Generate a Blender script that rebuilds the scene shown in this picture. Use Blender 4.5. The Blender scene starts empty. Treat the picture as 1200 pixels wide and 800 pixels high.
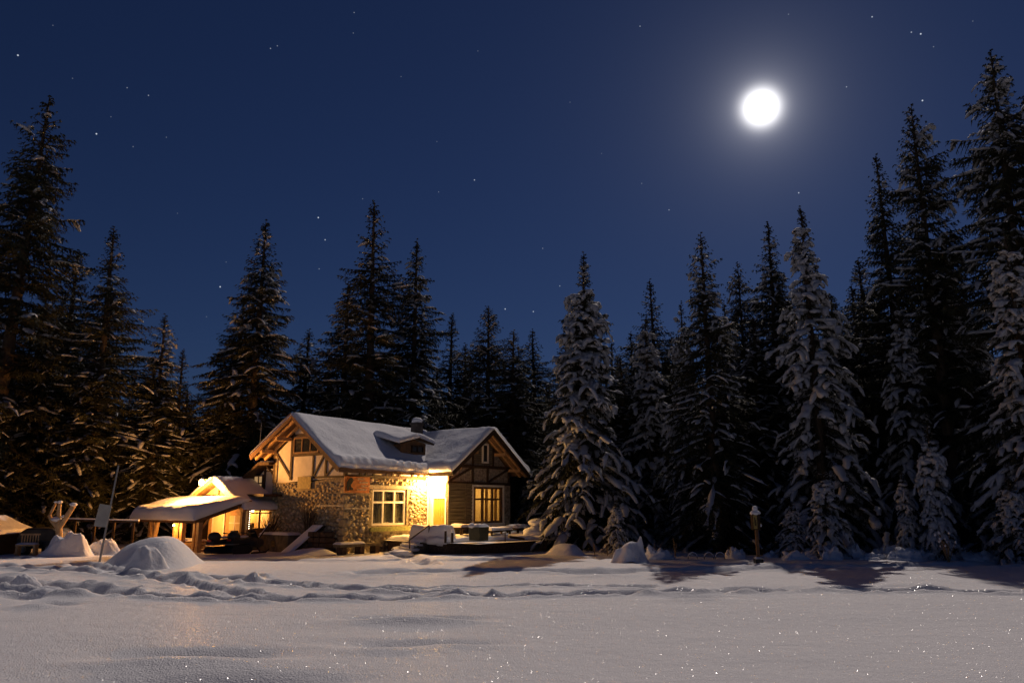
import bpy, math, random
import numpy as np
from mathutils import Vector, Matrix, noise

# ------------------------------------------------------------------ camera, light, exposure
scene = bpy.context.scene
FPX, PITCH, CAMH = 900.0, math.radians(11.92), 1.83
SP, CP = math.sin(PITCH), math.cos(PITCH)
cd = bpy.data.cameras.new('camera'); cam = bpy.data.objects.new('camera', cd)
scene.collection.objects.link(cam); scene.camera = cam
cam.location = (0, 0, CAMH); cam.rotation_euler = (math.pi/2 + PITCH, 0, 0)
cd.sensor_width = 36; cd.lens = FPX/1200*36; cd.clip_start = .1; cd.clip_end = 3000

def raydir(px, py):
    a, b = (px-600)/FPX, (400-py)/FPX
    return Vector((a, CP - b*SP, SP + b*CP))
def at(px, py, Y):                      # pixel -> world point at distance Y
    r = raydir(px, py); return Vector((0, 0, CAMH)) + r*(Y/r.y)
def gnd(px, py, z=0):                   # pixel -> world point on the plane z
    r = raydir(px, py); return Vector((0, 0, CAMH)) + r*((z-CAMH)/r.z)

MOON = raydir(892, 126).normalized()
MOON_AZ = math.atan2(MOON.x, MOON.y); MOON_EL = math.asin(MOON.z)
SUN_EL = math.radians(44)
SUN_STRENGTH, SKY_STRENGTH = 1.62, 0.0092
EXPOSURE = 0.0
sl = bpy.data.lights.new('moon_light', 'SUN'); so = bpy.data.objects.new('moon_light', sl)
scene.collection.objects.link(so)
sl.energy = SUN_STRENGTH; sl.angle = math.radians(.5); sl.color = (1, .86, .77)
sdir = Vector((math.sin(MOON_AZ)*math.cos(SUN_EL), math.cos(MOON_AZ)*math.cos(SUN_EL), math.sin(SUN_EL)))
so.rotation_euler = sdir.to_track_quat('Z', 'Y').to_euler()

world = bpy.data.worlds.new('World'); scene.world = world; world.use_nodes = True
wn, wl = world.node_tree.nodes, world.node_tree.links
wn.clear()
wout = wn.new('ShaderNodeOutputWorld'); wbg = wn.new('ShaderNodeBackground')
sky = wn.new('ShaderNodeTexSky'); sky.sky_type = 'NISHITA'; sky.sun_disc = False
sky.sun_elevation = MOON_EL; sky.sun_rotation = MOON_AZ
sky.air_density = 1.0; sky.dust_density = .03; sky.ozone_density = 6.0
def wmath(op, a, b=None, c=None, clamp=False):
    n = wn.new('ShaderNodeMath'); n.operation = op; n.use_clamp = clamp
    for i, v in enumerate((a, b, c)):
        if v is None: continue
        if isinstance(v, (int, float)): n.inputs[i].default_value = v
        else: wl.new(v, n.inputs[i])
    return n.outputs[0]
tc = wn.new('ShaderNodeTexCoord')
nrm = wn.new('ShaderNodeVectorMath'); nrm.operation = 'NORMALIZE'; wl.new(tc.outputs['Generated'], nrm.inputs[0])
def wdist(d):                            # chord distance from a direction (about the angle in radians)
    n = wn.new('ShaderNodeVectorMath'); n.operation = 'DISTANCE'
    wl.new(nrm.outputs[0], n.inputs[0]); n.inputs[1].default_value = d
    return n.outputs['Value']
skm = wn.new('ShaderNodeVectorMath'); skm.operation = 'SCALE'; skm.inputs['Scale'].default_value = SKY_STRENGTH
tint = wn.new('ShaderNodeVectorMath'); tint.operation = 'MULTIPLY'; tint.inputs[1].default_value = (.85, .93, 1.42)
wl.new(sky.outputs[0], tint.inputs[0]); wl.new(tint.outputs[0], skm.inputs[0])
acc = skm.outputs[0]
def addcol(acc, val, col):
    s = wn.new('ShaderNodeVectorMath'); s.operation = 'SCALE'; s.inputs[0].default_value = col; wl.new(val, s.inputs['Scale'])
    a = wn.new('ShaderNodeVectorMath'); a.operation = 'ADD'; wl.new(acc, a.inputs[0]); wl.new(s.outputs[0], a.inputs[1])
    return a.outputs[0]
dm = wdist(MOON)
disc = wmath('EXPONENT', wmath('MULTIPLY', wmath('POWER', wmath('DIVIDE', dm, .0175), 2.2), -1.0))
acc = addcol(acc, wmath('MULTIPLY', disc, 2.5), (1, .98, .95))
halo = wmath('POWER', wmath('DIVIDE', .024, wmath('ADD', dm, .006)), 2.0)
acc = addcol(acc, wmath('MULTIPLY', wmath('MINIMUM', halo, 3.0), .46), (.95, .93, 1.0))
aure = wmath('POWER', wmath('SUBTRACT', 1.0, wmath('DIVIDE', dm, .42), clamp=True), 3.0)
acc = addcol(acc, wmath('MULTIPLY', aure, .009), (.7, .8, 1.0))
for px, py, b in [(21,65,1),(85,92,.3),(149,103,.5),(174,112,.6),(113,157,1),(156,172,.4),(195,161,.35),(130,137,.3),
                  (373,255,1),(381,281,.8),(374,315,.5),(258,336,1),(425,233,.4),(514,225,.4),(265,307,.3),(242,371,.3),
                  (317,57,.6),(325,54,.5),(415,15,.5),(414,39,.4),(556,211,.8),(512,166,.3),(592,362,.9),(625,365,.8),(636,291,.5),
                  (656,335,.6),(750,31,.6),(784,246,.6),(752,215,.4),(924,17,.4),(1022,20,.8),(992,102,.6),(936,226,.8),
                  (1079,40,1),(1068,38,.7),(1094,55,.4),(1081,118,1),(62,30,.3),(208,250,.25),(470,90,.3),(668,120,.3),(705,180,.25),(560,60,.3),(1140,25,.3)]:
    v = wmath('SUBTRACT', 1.0, wmath('DIVIDE', wdist(raydir(px, py).normalized()), .0007 + .00035*b), clamp=True)
    acc = addcol(acc, wmath('MULTIPLY', v, .08 + .95*b*b), (.85, .92, 1.0))
wl.new(acc, wbg.inputs['Color']); wbg.inputs['Strength'].default_value = 1.0
wl.new(wbg.outputs[0], wout.inputs['Surface'])
scene.view_settings.view_transform = 'Standard'; scene.view_settings.look = 'None'
scene.view_settings.exposure = EXPOSURE; scene.view_settings.gamma = 1
scene.view_settings.use_curve_mapping = False

random.seed(7)
R = random.uniform
# ------------------------------------------------------------------ materials
def mat(name, col, rough=.8, spec=.2, var=0.0, vscale=6.0, bump=0.0, bscale=20.0, stretch=(1,1,1), emis=None, estr=0, metal=0, col2=None):
    m = bpy.data.materials.new(name); m.use_nodes = True
    nt = m.node_tree; N, L = nt.nodes, nt.links; b = N['Principled BSDF']
    b.inputs['Base Color'].default_value = (*col, 1); b.inputs['Roughness'].default_value = rough
    b.inputs['Specular IOR Level'].default_value = spec; b.inputs['Metallic'].default_value = metal
    tcn = N.new('ShaderNodeTexCoord'); mp = N.new('ShaderNodeMapping'); mp.inputs['Scale'].default_value = stretch
    L.new(tcn.outputs['Object'], mp.inputs[0])
    if var or col2:
        nz = N.new('ShaderNodeTexNoise'); nz.inputs['Scale'].default_value = vscale; nz.inputs['Detail'].default_value = 6
        L.new(mp.outputs[0], nz.inputs['Vector'])
        rp = N.new('ShaderNodeValToRGB'); rp.color_ramp.elements[0].position = .3; rp.color_ramp.elements[1].position = .7
        c2 = col2 or tuple(min(1, c*(1+var)) for c in col); c1 = col if col2 else tuple(c*(1-var) for c in col)
        rp.color_ramp.elements[0].color = (*c1, 1); rp.color_ramp.elements[1].color = (*c2, 1)
        L.new(nz.outputs[0], rp.inputs[0]); L.new(rp.outputs[0], b.inputs['Base Color'])
    if bump:
        n2 = N.new('ShaderNodeTexNoise'); n2.inputs['Scale'].default_value = bscale; n2.inputs['Detail'].default_value = 5
        L.new(mp.outputs[0], n2.inputs['Vector'])
        bp = N.new('ShaderNodeBump'); bp.inputs['Strength'].default_value = 1; bp.inputs['Distance'].default_value = bump
        L.new(n2.outputs[0], bp.inputs['Height']); L.new(bp.outputs[0], b.inputs['Normal'])
    if emis:
        b.inputs['Emission Color'].default_value = (*emis, 1); b.inputs['Emission Strength'].default_value = estr
    return m

def snow_mat(name, sparkle=False, bumpd=.01, bscale=14):
    m = bpy.data.materials.new(name); m.use_nodes = True
    nt = m.node_tree; N, L = nt.nodes, nt.links; b = N['Principled BSDF']
    b.inputs['Base Color'].default_value = (.80, .80, .83, 1); b.inputs['Roughness'].default_value = .75
    b.inputs['Specular IOR Level'].default_value = .12
    tcn = N.new('ShaderNodeTexCoord')
    n1 = N.new('ShaderNodeTexNoise'); n1.inputs['Scale'].default_value = bscale; n1.inputs['Detail'].default_value = 6
    n1.inputs['Roughness'].default_value = .6
    L.new(tcn.outputs['Object'], n1.inputs['Vector'])
    bp = N.new('ShaderNodeBump'); bp.inputs['Strength'].default_value = 1; bp.inputs['Distance'].default_value = bumpd
    L.new(n1.outputs[0], bp.inputs['Height']); L.new(bp.outputs[0], b.inputs['Normal'])
    if sparkle:
        out = N['Material Output']
        # crystal facets: small cells whose faces point in random directions and mirror the moon
        vo = N.new('ShaderNodeTexVoronoi'); vo.inputs['Scale'].default_value = 84
        L.new(tcn.outputs['Object'], vo.inputs['Vector'])
        sub = N.new('ShaderNodeVectorMath'); sub.operation = 'SUBTRACT'; sub.inputs[1].default_value = (.5, .5, .5)
        L.new(vo.outputs['Color'], sub.inputs[0])
        scl = N.new('ShaderNodeVectorMath'); scl.operation = 'SCALE'; scl.inputs['Scale'].default_value = 2.6
        L.new(sub.outputs[0], scl.inputs[0])
        geo = N.new('ShaderNodeNewGeometry')
        ad = N.new('ShaderNodeVectorMath'); ad.operation = 'ADD'; L.new(geo.outputs['Normal'], ad.inputs[0]); L.new(scl.outputs[0], ad.inputs[1])
        nn = N.new('ShaderNodeVectorMath'); nn.operation = 'NORMALIZE'; L.new(ad.outputs[0], nn.inputs[0])
        gl = N.new('ShaderNodeBsdfGlossy'); gl.inputs['Roughness'].default_value = .17; gl.inputs['Color'].default_value = (.5, .5, .5, 1)
        L.new(nn.outputs[0], gl.inputs['Normal'])
        lt = N.new('ShaderNodeMath'); lt.operation = 'LESS_THAN'; lt.inputs[1].default_value = .36; L.new(vo.outputs['Distance'], lt.inputs[0])
        mu = N.new('ShaderNodeMath'); mu.operation = 'MULTIPLY'; mu.inputs[1].default_value = .25; L.new(lt.outputs[0], mu.inputs[0])
        mx = N.new('ShaderNodeMixShader'); L.new(mu.outputs[0], mx.inputs[0]); L.new(b.outputs[0], mx.inputs[1]); L.new(gl.outputs[0], mx.inputs[2])
        L.new(mx.outputs[0], out.inputs['Surface'])
        # coarse grain of the crust
        n3 = N.new('ShaderNodeTexNoise'); n3.inputs['Scale'].default_value = 45; n3.inputs['Detail'].default_value = 3
        L.new(tcn.outputs['Object'], n3.inputs['Vector'])
        b2 = N.new('ShaderNodeBump'); b2.inputs['Distance'].default_value = .022
        L.new(n3.outputs[0], b2.inputs['Height']); L.new(bp.outputs[0], b2.inputs['Normal']); L.new(b2.outputs[0], b.inputs['Normal'])
    return m

M_GROUND = snow_mat('snow_field', True, .03, 4)
M_SNOW = snow_mat('snow', False, .03, 9)
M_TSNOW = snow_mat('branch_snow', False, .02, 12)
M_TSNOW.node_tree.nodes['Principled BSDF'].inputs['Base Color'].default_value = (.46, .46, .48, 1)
M_FOL = mat('needles', (.034, .034, .018), .7, .15, .35, 1.5)
M_BARK = mat('bark', (.075, .055, .04), .9, .1, .4, 12, .02, 30, (1, 1, .25))
M_DARKWOOD = mat('dark_timber', (.05, .03, .018), .7, .2, .35, 10, .006, 40, (1, 1, 1))
M_BROWN = mat('brown_boards', (.16, .085, .04), .65, .25, .3, 8, .006, 40)
M_PINE = mat('pine_boards', (.45, .27, .12), .6, .25, .25, 8, .004, 30)
M_CREAM = mat('cream_plaster', (.55, .50, .43), .85, .1, .12, 3, .008, 30)
M_PEEL = mat('peeling_plaster', (.42, .37, .30), .85, .1, bump=.02, bscale=12, vscale=9, col2=(.14, .11, .08))
M_MORTAR = mat('mortar', (.28, .23, .15), .95, .05, .35, 9, .03, 25)
M_STONES = [mat('stone_pale', (.46, .40, .29), .85, .15, .25, 9, .015, 22), mat('stone_grey', (.34, .29, .20), .85, .15, .3, 9, .015, 22),
            mat('stone_ochre', (.42, .32, .18), .85, .15, .3, 9, .015, 22)]
M_WHITE = mat('white_frame', (.72, .69, .62), .5, .3, .08, 8)
M_GREYBOARD = mat('weathered_siding', (.13, .11, .08), .8, .15, .4, 5, .008, 30, (.3, 1, 3))
M_GLASS = mat('dark_glass', (.02, .022, .025), .08, .5)
def clear_glass():
    m = bpy.data.materials.new('clear_glass'); m.use_nodes = True; N, L = m.node_tree.nodes, m.node_tree.links
    g = N.new('ShaderNodeBsdfGlossy'); g.inputs['Roughness'].default_value = .04; t = N.new('ShaderNodeBsdfTransparent'); t.inputs[0].default_value = (.9, .9, .88, 1)
    x = N.new('ShaderNodeMixShader'); x.inputs[0].default_value = .07; L.new(t.outputs[0], x.inputs[1]); L.new(g.outputs[0], x.inputs[2]); L.new(x.outputs[0], N['Material Output'].inputs['Surface'])
    return m
M_CLEAR = clear_glass()
M_CURTAIN = mat('grey_curtain', (.16, .16, .13), .9, .1, .3, 6, stretch=(8, 8, .3))
M_OCURT = mat('orange_curtain', (.50, .20, .04), .9, .1, .25, 10, stretch=(8, 8, .3))
M_ROOM = mat('room_plaster', (.62, .50, .30), .9, .1, .1, 3)
M_YDOOR = mat('yellow_door', (.36, .20, .04), .55, .3, .15, 8, stretch=(6, 6, .5))
M_SILL = mat('mossy_sill', (.28, .30, .10), .8, .2, .3, 9)
M_SIGN = mat('sign_board_orange', (.48, .15, .03), .5, .3, .35, 7)
M_PAINT = mat('sign_paint', (.70, .55, .35), .6, .2)
M_BLACK = mat('black_plastic', (.015, .015, .016), .35, .4)
M_SEAT = mat('vinyl_seat', (.03, .028, .028), .5, .3, .2, 12)
M_RED = mat('red_reflector', (.55, .02, .01), .3, .5)
M_YEL = mat('yellow_plate', (.36, .26, .07), .5, .3, .2, 20)
M_METAL = mat('grey_metal', (.25, .25, .25), .45, .4, .2, 10, metal=.7)
M_BOARDG = mat('grey_board', (.33, .33, .31), .6, .3, .12, 5)
M_CHIM = mat('chimney_render', (.10, .08, .07), .9, .1, .3, 8, .01, 20)
M_RBRICK = mat('dark_brick', (.10, .065, .045), .9, .1, .4, 14, .02, 14)
M_CONC = mat('weathered_stone', (.15, .125, .085), .9, .1, .35, 6, .015, 20)
M_TWIG = mat('dry_twig', (.28, .19, .10), .8, .1, .3, 20)
M_LOG = mat('peeled_log', (.50, .33, .17), .6, .2, .25, 9, .006, 30)
M_BULB = mat('lamp_glow', (1, .7, .3), .5, .2, emis=(1, .62, .22), estr=60)
M_BULB2 = mat('fairy_bulb', (1, .8, .6), .5, .2, emis=(1, .78, .5), estr=10)
M_TARP = mat('dark_tarpaulin', (.045, .04, .035), .6, .3, .3, 5, .02, 8)

# ------------------------------------------------------------------ mesh helpers
class MB:
    def __init__(s): s.v = []; s.f = []; s.mi = []; s.mats = []
    def add(s, vs, fs, m=0, M=None):
        o = len(s.v); s.v += [tuple(M @ Vector(p)) for p in vs] if M is not None else [tuple(p) for p in vs]
        s.f += [tuple(i+o for i in f) for f in fs]; s.mi += [m]*len(fs); return s
    def box(s, a, b, m=0, M=None):
        x0, y0, z0 = (min(a[i], b[i]) for i in range(3)); x1, y1, z1 = (max(a[i], b[i]) for i in range(3))
        return s.add([(x0,y0,z0),(x1,y0,z0),(x1,y1,z0),(x0,y1,z0),(x0,y0,z1),(x1,y0,z1),(x1,y1,z1),(x0,y1,z1)],
                     [(0,3,2,1),(4,5,6,7),(0,1,5,4),(1,2,6,5),(2,3,7,6),(3,0,4,7)], m, M)
    def beam(s, p, q, w, h, up=(0,0,1), m=0):       # a rectangular bar from p to q
        p, q = Vector(p), Vector(q); d = (q-p).normalized(); u = Vector(up)
        sd = d.cross(u)
        if sd.length < 1e-4: sd = d.cross(Vector((1,0,0)))
        sd.normalize(); u = sd.cross(d).normalized()
        c = [(-w/2,-h/2),(w/2,-h/2),(w/2,h/2),(-w/2,h/2)]
        vs = [p+sd*a+u*b for a, b in c]+[q+sd*a+u*b for a, b in c]
        return s.add(vs, [(0,3,2,1),(4,5,6,7),(0,1,5,4),(1,2,6,5),(2,3,7,6),(3,0,4,7)][0:0]+[(3,2,1,0),(4,5,6,7),(0,1,5,4),(1,2,6,5),(2,3,7,6),(3,0,4,7)], m)
    def tube(s, pts, rads, n=8, m=0):
        pts = [Vector(p) for p in pts]; o = []; fs = []
        for i, p in enumerate(pts):
            d = (pts[min(i+1, len(pts)-1)]-pts[max(i-1, 0)]).normalized()
            a = d.cross(Vector((.13, .29, 1))) if abs(d.z) < .95 else d.cross(Vector((1, .1, 0)))
            a.normalize(); b = d.cross(a)
            for k in range(n):
                t = 2*math.pi*k/n; o.append(p+(a*math.cos(t)+b*math.sin(t))*rads[i])
        for i in range(len(pts)-1):
            for k in range(n):
                fs.append((i*n+k, i*n+(k+1)%n, (i+1)*n+(k+1)%n, (i+1)*n+k))
        fs.append(tuple(range(n))[::-1]); fs.append(tuple((len(pts)-1)*n+k for k in range(n)))
        return s.add(o, fs, m)
    def prism(s, poly, axis, a, b, m=0):             # polygon in a plane, extruded along axis from a to b
        def P(q, t):
            return (t, q[0], q[1]) if axis == 'x' else (q[0], t, q[1]) if axis == 'y' else (q[0], q[1], t)
        n = len(poly); vs = [P(q, a) for q in poly]+[P(q, b) for q in poly]
        fs = [tuple(range(n)), tuple(range(2*n-1, n-1, -1))]+[(i, i+n, (i+1) % n+n, (i+1) % n) for i in range(n)]
        return s.add(vs, fs, m)
    def blob(s, c, r, seed=0, rough=.18, freq=1.5, nu=20, nv=12, m=0, zmin=None):
        vs = []; fs = []
        for i in range(nv+1):
            th = math.pi*i/nv
            for k in range(nu):
                ph = 2*math.pi*k/nu
                d = Vector((math.sin(th)*math.cos(ph), math.sin(th)*math.sin(ph), math.cos(th)))
                q = 1+rough*noise.fractal(d*freq+Vector((seed*3.1, seed, 0)), 1, 2, 4)
                z = c[2]+d.z*r[2]*q
                if zmin is not None: z = max(z, zmin)
                vs.append((c[0]+d.x*r[0]*q, c[1]+d.y*r[1]*q, z))
        for i in range(nv):
            for k in range(nu):
                fs.append((i*nu+k, (i+1)*nu+k, (i+1)*nu+(k+1) % nu, i*nu+(k+1) % nu))
        return s.add(vs, fs, m)
    def grid(s, f, nu, nv, m=0):
        vs = [f(i/nu, j/nv) for j in range(nv+1) for i in range(nu+1)]
        fs = [(j*(nu+1)+i, j*(nu+1)+i+1, (j+1)*(nu+1)+i+1, (j+1)*(nu+1)+i) for j in range(nv) for i in range(nu)]
        return s.add(vs, fs, m)
    def build(s, name, mt, parent=None, smooth=False):
        me = bpy.data.meshes.new(name); me.from_pydata(s.v, [], s.f); me.validate()
        for x in (mt if isinstance(mt, (list, tuple)) else [mt]): me.materials.append(x)
        if isinstance(mt, (list, tuple)) and len(me.polygons) == len(s.mi):
            me.polygons.foreach_set('material_index', s.mi)
        import bmesh
        bm = bmesh.new(); bm.from_mesh(me); bmesh.ops.recalc_face_normals(bm, faces=bm.faces); bm.to_mesh(me); bm.free()
        if smooth: me.polygons.foreach_set('use_smooth', [True]*len(me.polygons))
        o = bpy.data.objects.new(name, me); scene.collection.objects.link(o)
        if parent: o.parent = parent
        return o

def tag(o, label=None, cat=None, group=None, kind=None):
    if label: o['label'] = label
    if cat: o['category'] = cat
    if group: o['group'] = group
    if kind: o['kind'] = kind
    return o
def thing(name, label, cat, loc=(0,0,0), rz=0, group=None):
    o = bpy.data.objects.new(name, None); scene.collection.objects.link(o)
    o.location = loc; o.rotation_euler = (0, 0, rz); o.empty_display_size = .3
    return tag(o, label, cat, group)
def copy_tree(o, parent=None):
    c = o.copy(); scene.collection.objects.link(c); c.parent = parent
    for ch in list(o.children): copy_tree(ch, c)
    return c
def npmesh(name, V, F, mt, smooth=False, parent=None, k=None):
    me = bpy.data.meshes.new(name); F = np.asarray(F, np.int32); k = F.shape[1]
    me.vertices.add(len(V)); me.vertices.foreach_set('co', np.asarray(V, np.float32).ravel())
    me.loops.add(F.size); me.loops.foreach_set('vertex_index', F.ravel())
    me.polygons.add(len(F)); me.polygons.foreach_set('loop_start', np.arange(0, F.size, k, dtype=np.int32))
    me.update(calc_edges=True); me.materials.append(mt)
    me.polygons.foreach_set('use_smooth', [smooth]*len(F))
    o = bpy.data.objects.new(name, me); scene.collection.objects.link(o)
    if parent: o.parent = parent
    return o

# ------------------------------------------------------------------ ground: one sheet of snow
rngp = np.random.RandomState(3)
_tab = rngp.rand(256, 256)
def vnoise(x, y):
    xi = np.floor(x).astype(int); yi = np.floor(y).astype(int); fx = x-xi; fy = y-yi
    fx = fx*fx*(3-2*fx); fy = fy*fy*(3-2*fy)
    g = lambda a, b: _tab[a & 255, b & 255]
    return (g(xi, yi)*(1-fx)+g(xi+1, yi)*fx)*(1-fy)+(g(xi, yi+1)*(1-fx)+g(xi+1, yi+1)*fx)*fy-.5
def fnoise(x, y, o=4):
    r = 0; a = 1
    for i in range(o): r = r+a*vnoise(x*2**i+i*17.3, y*2**i+i*9.1); a *= .5
    return r
def seg_dist(x, y, pts):
    best = np.full(x.shape, 1e9); along = np.zeros(x.shape); acc = 0
    for (ax, ay), (bx, by) in zip(pts[:-1], pts[1:]):
        dx, dy = bx-ax, by-ay; l2 = dx*dx+dy*dy; t = np.clip(((x-ax)*dx+(y-ay)*dy)/l2, 0, 1)
        d = np.hypot(x-ax-t*dx, y-ay-t*dy); m = d < best
        best = np.where(m, d, best); along = np.where(m, acc+t*math.sqrt(l2), along); acc += math.sqrt(l2)
    return best, along
def pxline(*p): return [tuple(gnd(a, b).xy) for a, b in p]
TRACKS = [  # points, half width, depth, rim, stepping
    (pxline((-150,690),(0,694),(150,696),(320,702),(470,700),(620,696),(800,694),(960,692),(1130,695),(1350,700)), .22, .17, .05, 1),
    (pxline((90,660),(150,672),(220,684),(300,697)), .2, .2, .05, 1),
    (pxline((230,676),(330,684),(440,690),(560,695)), .2, .17, .05, 1),
    (pxline((310,680),(420,688),(600,684),(760,688)), .16, .10, .03, 1),
    (pxline((430,671),(560,668),(700,669),(830,668),(960,665)), .42, .16, .03, 0),
    (pxline((0,664),(90,668),(170,676),(290,677)), .3, .17, .05, 0),
    (pxline((840,662),(1000,664),(1230,660)), .38, .14, .03, 0),
    (pxline((-60,684),(60,690),(140,694)), .3, .2, .08, 1),
    (pxline((240,655),(400,658),(520,657),(640,655)), .3, .07, .02, 0),
    (pxline((500,662),(480,655),(470,648)), .3, .12, .05, 1),
]
DENTS = [(487,724,.75,.16,.13), (225,766,.9,.22,.10), (500,753,.9,.14,.06), (250,799,1.1,.2,.12), (30,672,.35,.2,.12), (12,700,.4,.3,.15),
         (60,706,.3,.18,.10), (810,700,.5,.2,.06), (700,672,.7,.3,.08), (940,690,.5,.2,.06), (1060,688,.5,.18,.06), (455,758,.5,.12,.05)]
def height(x, y):
    h = .10*fnoise(x*.11+3, y*.16+7, 3)+.025*fnoise(x*.9, y*1.4, 4)*np.clip((y-14)/6, .6, 1)
    for pts, w, dep, rim, step in TRACKS:
        wob = .25*fnoise(x*.8, y*.3+5, 3)
        d, al = seg_dist(x, y+wob, pts)
        w2 = w*(1+.5*fnoise(x*1.7+9, y*.5, 2))
        prof = np.exp(-(d/w2)**4)
        lump = 1+.42*np.sin(al*9+3*fnoise(x*2, y*2, 2))*step+.5*fnoise(x*3, y*3, 3)
        h = h-dep*prof*np.clip(lump, 0, 2)+rim*np.exp(-((d-w2*1.7)/(.5*w2))**2)*(1+2.2*fnoise(x*2.5, y*2.5, 3))
    for px, py, rx, ry, dep in DENTS:
        c = gnd(px, py); ryw = max(ry*1.6, .25)
        dep = dep*1.9
        h = h-dep*np.exp(-((x-c.x)/rx)**2-((y-c.y)/ryw)**2)+dep*.5*np.exp(-((x-c.x)/(rx*1.2))**2-((y-c.y+ryw*1.5)/(ryw*.9))**2)
    # small rough crumbs of trodden snow at left
    k = np.exp(-((x+9)/5)**2-((y-19)/3.2)**2)
    h = h+k*.10*np.maximum(fnoise(x*2.2+4, y*2.2, 4), -.1)
    # forest floor rises a little and gets uneven
    h = h+np.clip((y-31)/40, 0, 1)*.3+np.clip((y-26)/6, 0, 1)*.10*np.maximum(fnoise(x*.9+40, y*.9, 3), -.2)*(x > 2)
    flat = np.exp(-((x+6)/9)**4-((y-33)/4)**4)
    return h*(1-.9*flat)-flat*.03
xs = np.concatenate([-np.geomspace(300, 24.2, 22), np.arange(-24, 24.01, .115), np.geomspace(24.2, 300, 22)])
ys = np.concatenate([np.linspace(-40, 4.5, 12), np.arange(4.7, 15, .09), np.arange(15, 31, .055), np.arange(31, 40, .3), np.geomspace(40, 600, 24)])
XX, YY = np.meshgrid(xs, ys); ZZ = height(XX, YY)
nx, ny = len(xs), len(ys); idx = np.arange(nx*ny).reshape(ny, nx)
F = np.stack([idx[:-1, :-1], idx[:-1, 1:], idx[1:, 1:], idx[1:, :-1]], -1).reshape(-1, 4)
tag(npmesh('snow_field', np.stack([XX, YY, ZZ], -1).reshape(-1, 3), F, M_GROUND, True), kind='structure')
def hz(x, y): return float(height(np.array([x], float), np.array([y], float))[0])

# ------------------------------------------------------------------ spruce trees
def pads_mesh(C, W, T, ring=7):
    """C (N,S,3) centre lines, W half widths, T thickness -> snow pillows"""
    N, S, _ = C.shape
    D = np.gradient(C, axis=1); D /= np.linalg.norm(D, axis=2, keepdims=True)+1e-9
    up = np.array([0, 0, 1.0]); Lt = np.cross(D, up); ll = np.linalg.norm(Lt, axis=2, keepdims=True)
    Lt = np.where(ll > .05, Lt/(ll+1e-9), np.array([1.0, 0, 0])); U = np.cross(Lt, D)
    a = np.linspace(0, 2*np.pi, ring, endpoint=False)
    ca, sa = np.cos(a), np.sin(a); sa = np.where(sa < 0, sa*.45, sa)
    V = C[:, :, None, :]+Lt[:, :, None, :]*(W[:, :, None]*ca)[..., None]+U[:, :, None, :]*(T[:, :, None]*sa)[..., None]
    V = V.reshape(-1, 3)
    b = (np.arange(N)*S*ring)[:, None, None]+(np.arange(S-1)*ring)[None, :, None]
    k = np.arange(ring)[None, None, :]; k1 = (k+1) % ring
    F = np.stack([b+k, b+k1, b+ring+k1, b+ring+k], -1).reshape(-1, 4)
    return V, F

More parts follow.
